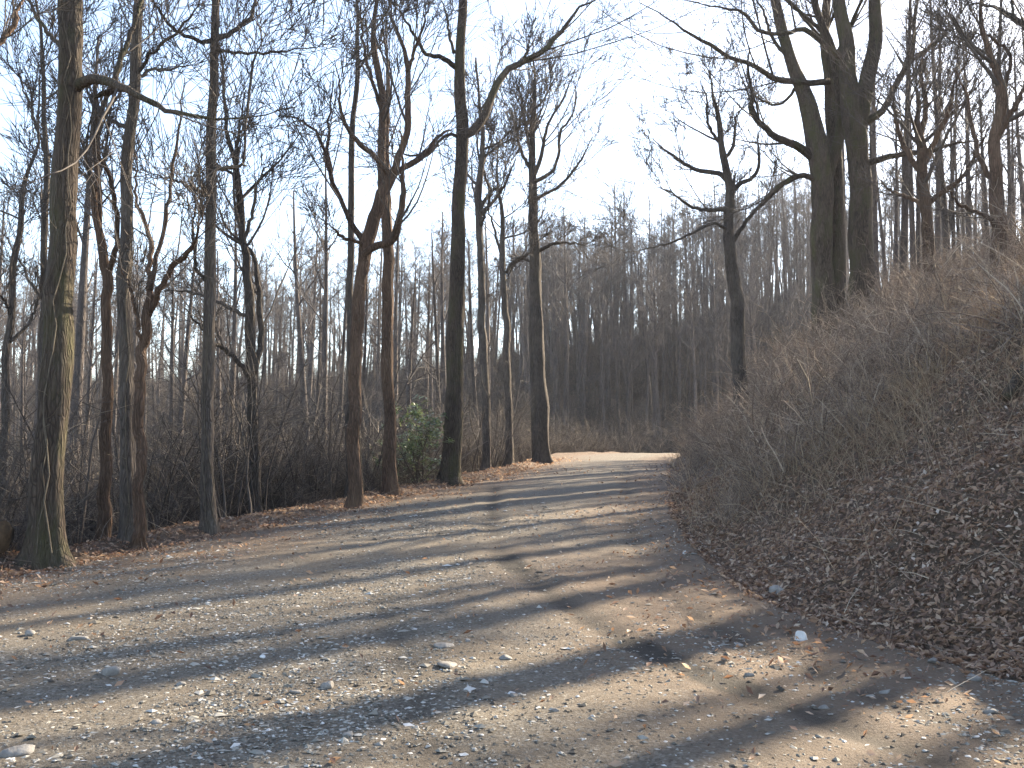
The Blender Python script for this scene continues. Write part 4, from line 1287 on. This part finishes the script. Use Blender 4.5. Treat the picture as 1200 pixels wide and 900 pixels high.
STONES = [
    (937, 750, 24, 18, 'white angular stone at the leafy right road edge, the brightest one', M_WHITE),
    (912, 694, 30, 11, 'half-buried grey stone where the road meets the right bank', None),
    (22, 884, 46, 14, 'large flat pale stone in the bottom left corner', None),
    (128, 789, 30, 13, 'thick flat grey slab on the left side of the road', None),
    (92, 749, 30, 8, 'thin slab in the shade upper left of the thick flat slab', None),
    (35, 744, 16, 8, 'small warm-toned stone near the left picture edge', None),
    (526, 780, 34, 7, 'low pale flat stone in the middle of the road', None),
    (520, 757, 28, 7, 'flat stone just beyond the low pale one mid road', None),
    (592, 772, 20, 7, 'dark-edged tilted stone right of the pale mid-road stones', None),
    (548, 752, 9, 7, 'little round stone between the flat mid-road stones', None),
    (308, 771, 10, 5, 'tiny bright stone alone in a shadow band on the left', M_WHITE),
    (384, 806, 24, 11, 'reddish-sided stone in the gravel left of centre', None),
    (346, 812, 22, 6, 'long pale stone left of the reddish-sided stone', None),
    (182, 848, 20, 6, 'pale oblong stone above the bottom edge at left', None),
    (212, 803, 18, 6, 'pale flat chip right of the thick flat slab', None),
    (408, 862, 16, 9, 'rounded bluish stone near the bottom edge, left of centre', None),
    (445, 874, 16, 6, 'flat light stone near the bottom edge beside the rounded one', None),
    (602, 816, 14, 6, 'small pale stone in the sunny strip at the centre bottom', None),
    (650, 835, 16, 6, 'low stone in the shade right of the bottom centre', None),
    (965, 831, 16, 6, 'flat pale stone on the right side of the road near the bottom', None),
    (1038, 813, 18, 6, 'flat stone by the shadow line at the lower right', None),
    (1142, 797, 22, 12, 'grey stone at the foot of the bank by the right edge', None),
    (1095, 776, 22, 9, 'brownish stone among leaves at the foot of the bank, lower right', None),
    (1160, 836, 24, 9, 'long stone in the sunlit patch at the lower right', None),
    (878, 792, 14, 7, 'small stone in the rut verge below the white angular stone', None),
    (865, 757, 14, 6, 'pair-sized pale pebble stone left of the white angular stone', None),
    (802, 649, 6, 6, 'tiny bright white stone at the bank foot near the bend', M_WHITE),
    (60, 667, 14, 6, 'pale stone against the roots of the thick mossy oak', M_WHITE),
    (197, 653, 7, 4, 'tiny white stone on the left verge past the vine-hung tree', M_WHITE),
]
for i, s_ in enumerate(STONES):
    stone(s_[0], s_[1], s_[2], s_[3], s_[4], 300 + i, s_[5])

# ------------------------------------------------------------------ fallen wood


def log(name, pts, rads, label, mat, seed, end=None, twigs=0, cat='log'):
    P = catmull(np.column_stack([pts, rads]), 18)
    g = Geo(); g.tubes(P[None, :, :3], P[None, :, 3], 14, cap=True, flute=.05, seed=seed)
    base = P[0, :3].copy()
    o = link(name, g.mesh(name, base), mat, None, base)
    tag(o, label, cat)
    if twigs:
        r = np.random.default_rng(seed)
        g = crown_geo([(P[:, :3], P[:, 3])], [1.2], [dict(n=twigs, t=(.2, 1), len=.6, ang=(30, 70), wig=.15, up=.02, pts=5, ratio=(.3, .5), k=4, tmin=.004)], r)
        link('twigs', g.mesh('twigs', base), M_TWIG, o)
    return o


M_WOOD = plain_mat('weathered_wood', [(.3, (.05, .032, .02)), (.7, (.15, .095, .05))], 10)
p = pix(-10, 648, 12.6); q = gz(p[0], p[1])
lg = log('fallen_log', [(p[0] + .08, p[1], q + .26), (p[0] - .9, p[1] + .5, q + .22), (p[0] - 2.2, p[1] + 1.3, q + .12)], [.22, .23, .2],
         'dark fallen log at the left picture edge with a sunlit broken end', M_BARK, 401)
g = Geo()
an = np.linspace(0, 6.283, 16, endpoint=False)
rr_ = .2 * (1 + .12 * np.sin(3 * an + 1))
dv = norm(np.array([.9, -.45, .04])); uu = norm(np.cross(dv, [0, 0, 1.0])); vv = np.cross(uu, dv)
ring0 = rr_[:, None] * (np.cos(an)[:, None] * uu + np.sin(an)[:, None] * vv)
ring = np.vstack([ring0 * .98 + dv * .012, ring0 * .7 + dv * .05, [dv * .07]])
qd = np.stack([np.arange(16), (np.arange(16) + 1) % 16, (np.arange(16) + 1) % 16 + 16, np.arange(16) + 16], -1)
tr_ = np.stack([np.arange(16) + 16, (np.arange(16) + 1) % 16 + 16, np.full(16, 32)], -1)
g.add(ring, q=qd, t=tr_)
link('broken_end', g.mesh('broken_end'), M_WOOD, lg)
bx, by = 6.0, 12.2
log('fallen_branch', [(bx - .2, by - .4, gz(bx - .2, by - .4) + .12), (bx + .5, by, gz(bx + .5, by) + .12), (bx + 1.4, by + .5, gz(bx + 1.4, by + .5) + .14)], [.06, .07, .05],
    'mossy fallen branch lying on the bank at the right picture edge', M_BARK, 402, twigs=6, cat='branch')

# ------------------------------------------------------------------ haze
HAZE = 0.00035
if HAZE > 0:
    import bmesh
    me = bpy.data.meshes.new('haze')
    bm = bmesh.new(); bmesh.ops.create_cube(bm, size=1)
    bm.to_mesh(me); bm.free()
    hz_o = bpy.data.objects.new('haze', me); col.objects.link(hz_o)
    hz_o.scale = (1500, 1100, 70); hz_o.location = (0, 430, 20)
    hm = bpy.data.materials.new('haze_air'); hm.use_nodes = True
    hm.node_tree.nodes.clear()
    out = hm.node_tree.nodes.new('ShaderNodeOutputMaterial')
    pv = hm.node_tree.nodes.new('ShaderNodeVolumePrincipled')
    pv.inputs['Color'].default_value = (.86, .88, .95, 1)
    pv.inputs['Density'].default_value = HAZE
    pv.inputs['Anisotropy'].default_value = .35
    hm.node_tree.links.new(pv.outputs[0], out.inputs['Volume'])
    me.materials.append(hm)
    tag(hz_o, 'thin pale winter haze filling the wood', 'haze', kind='stuff')
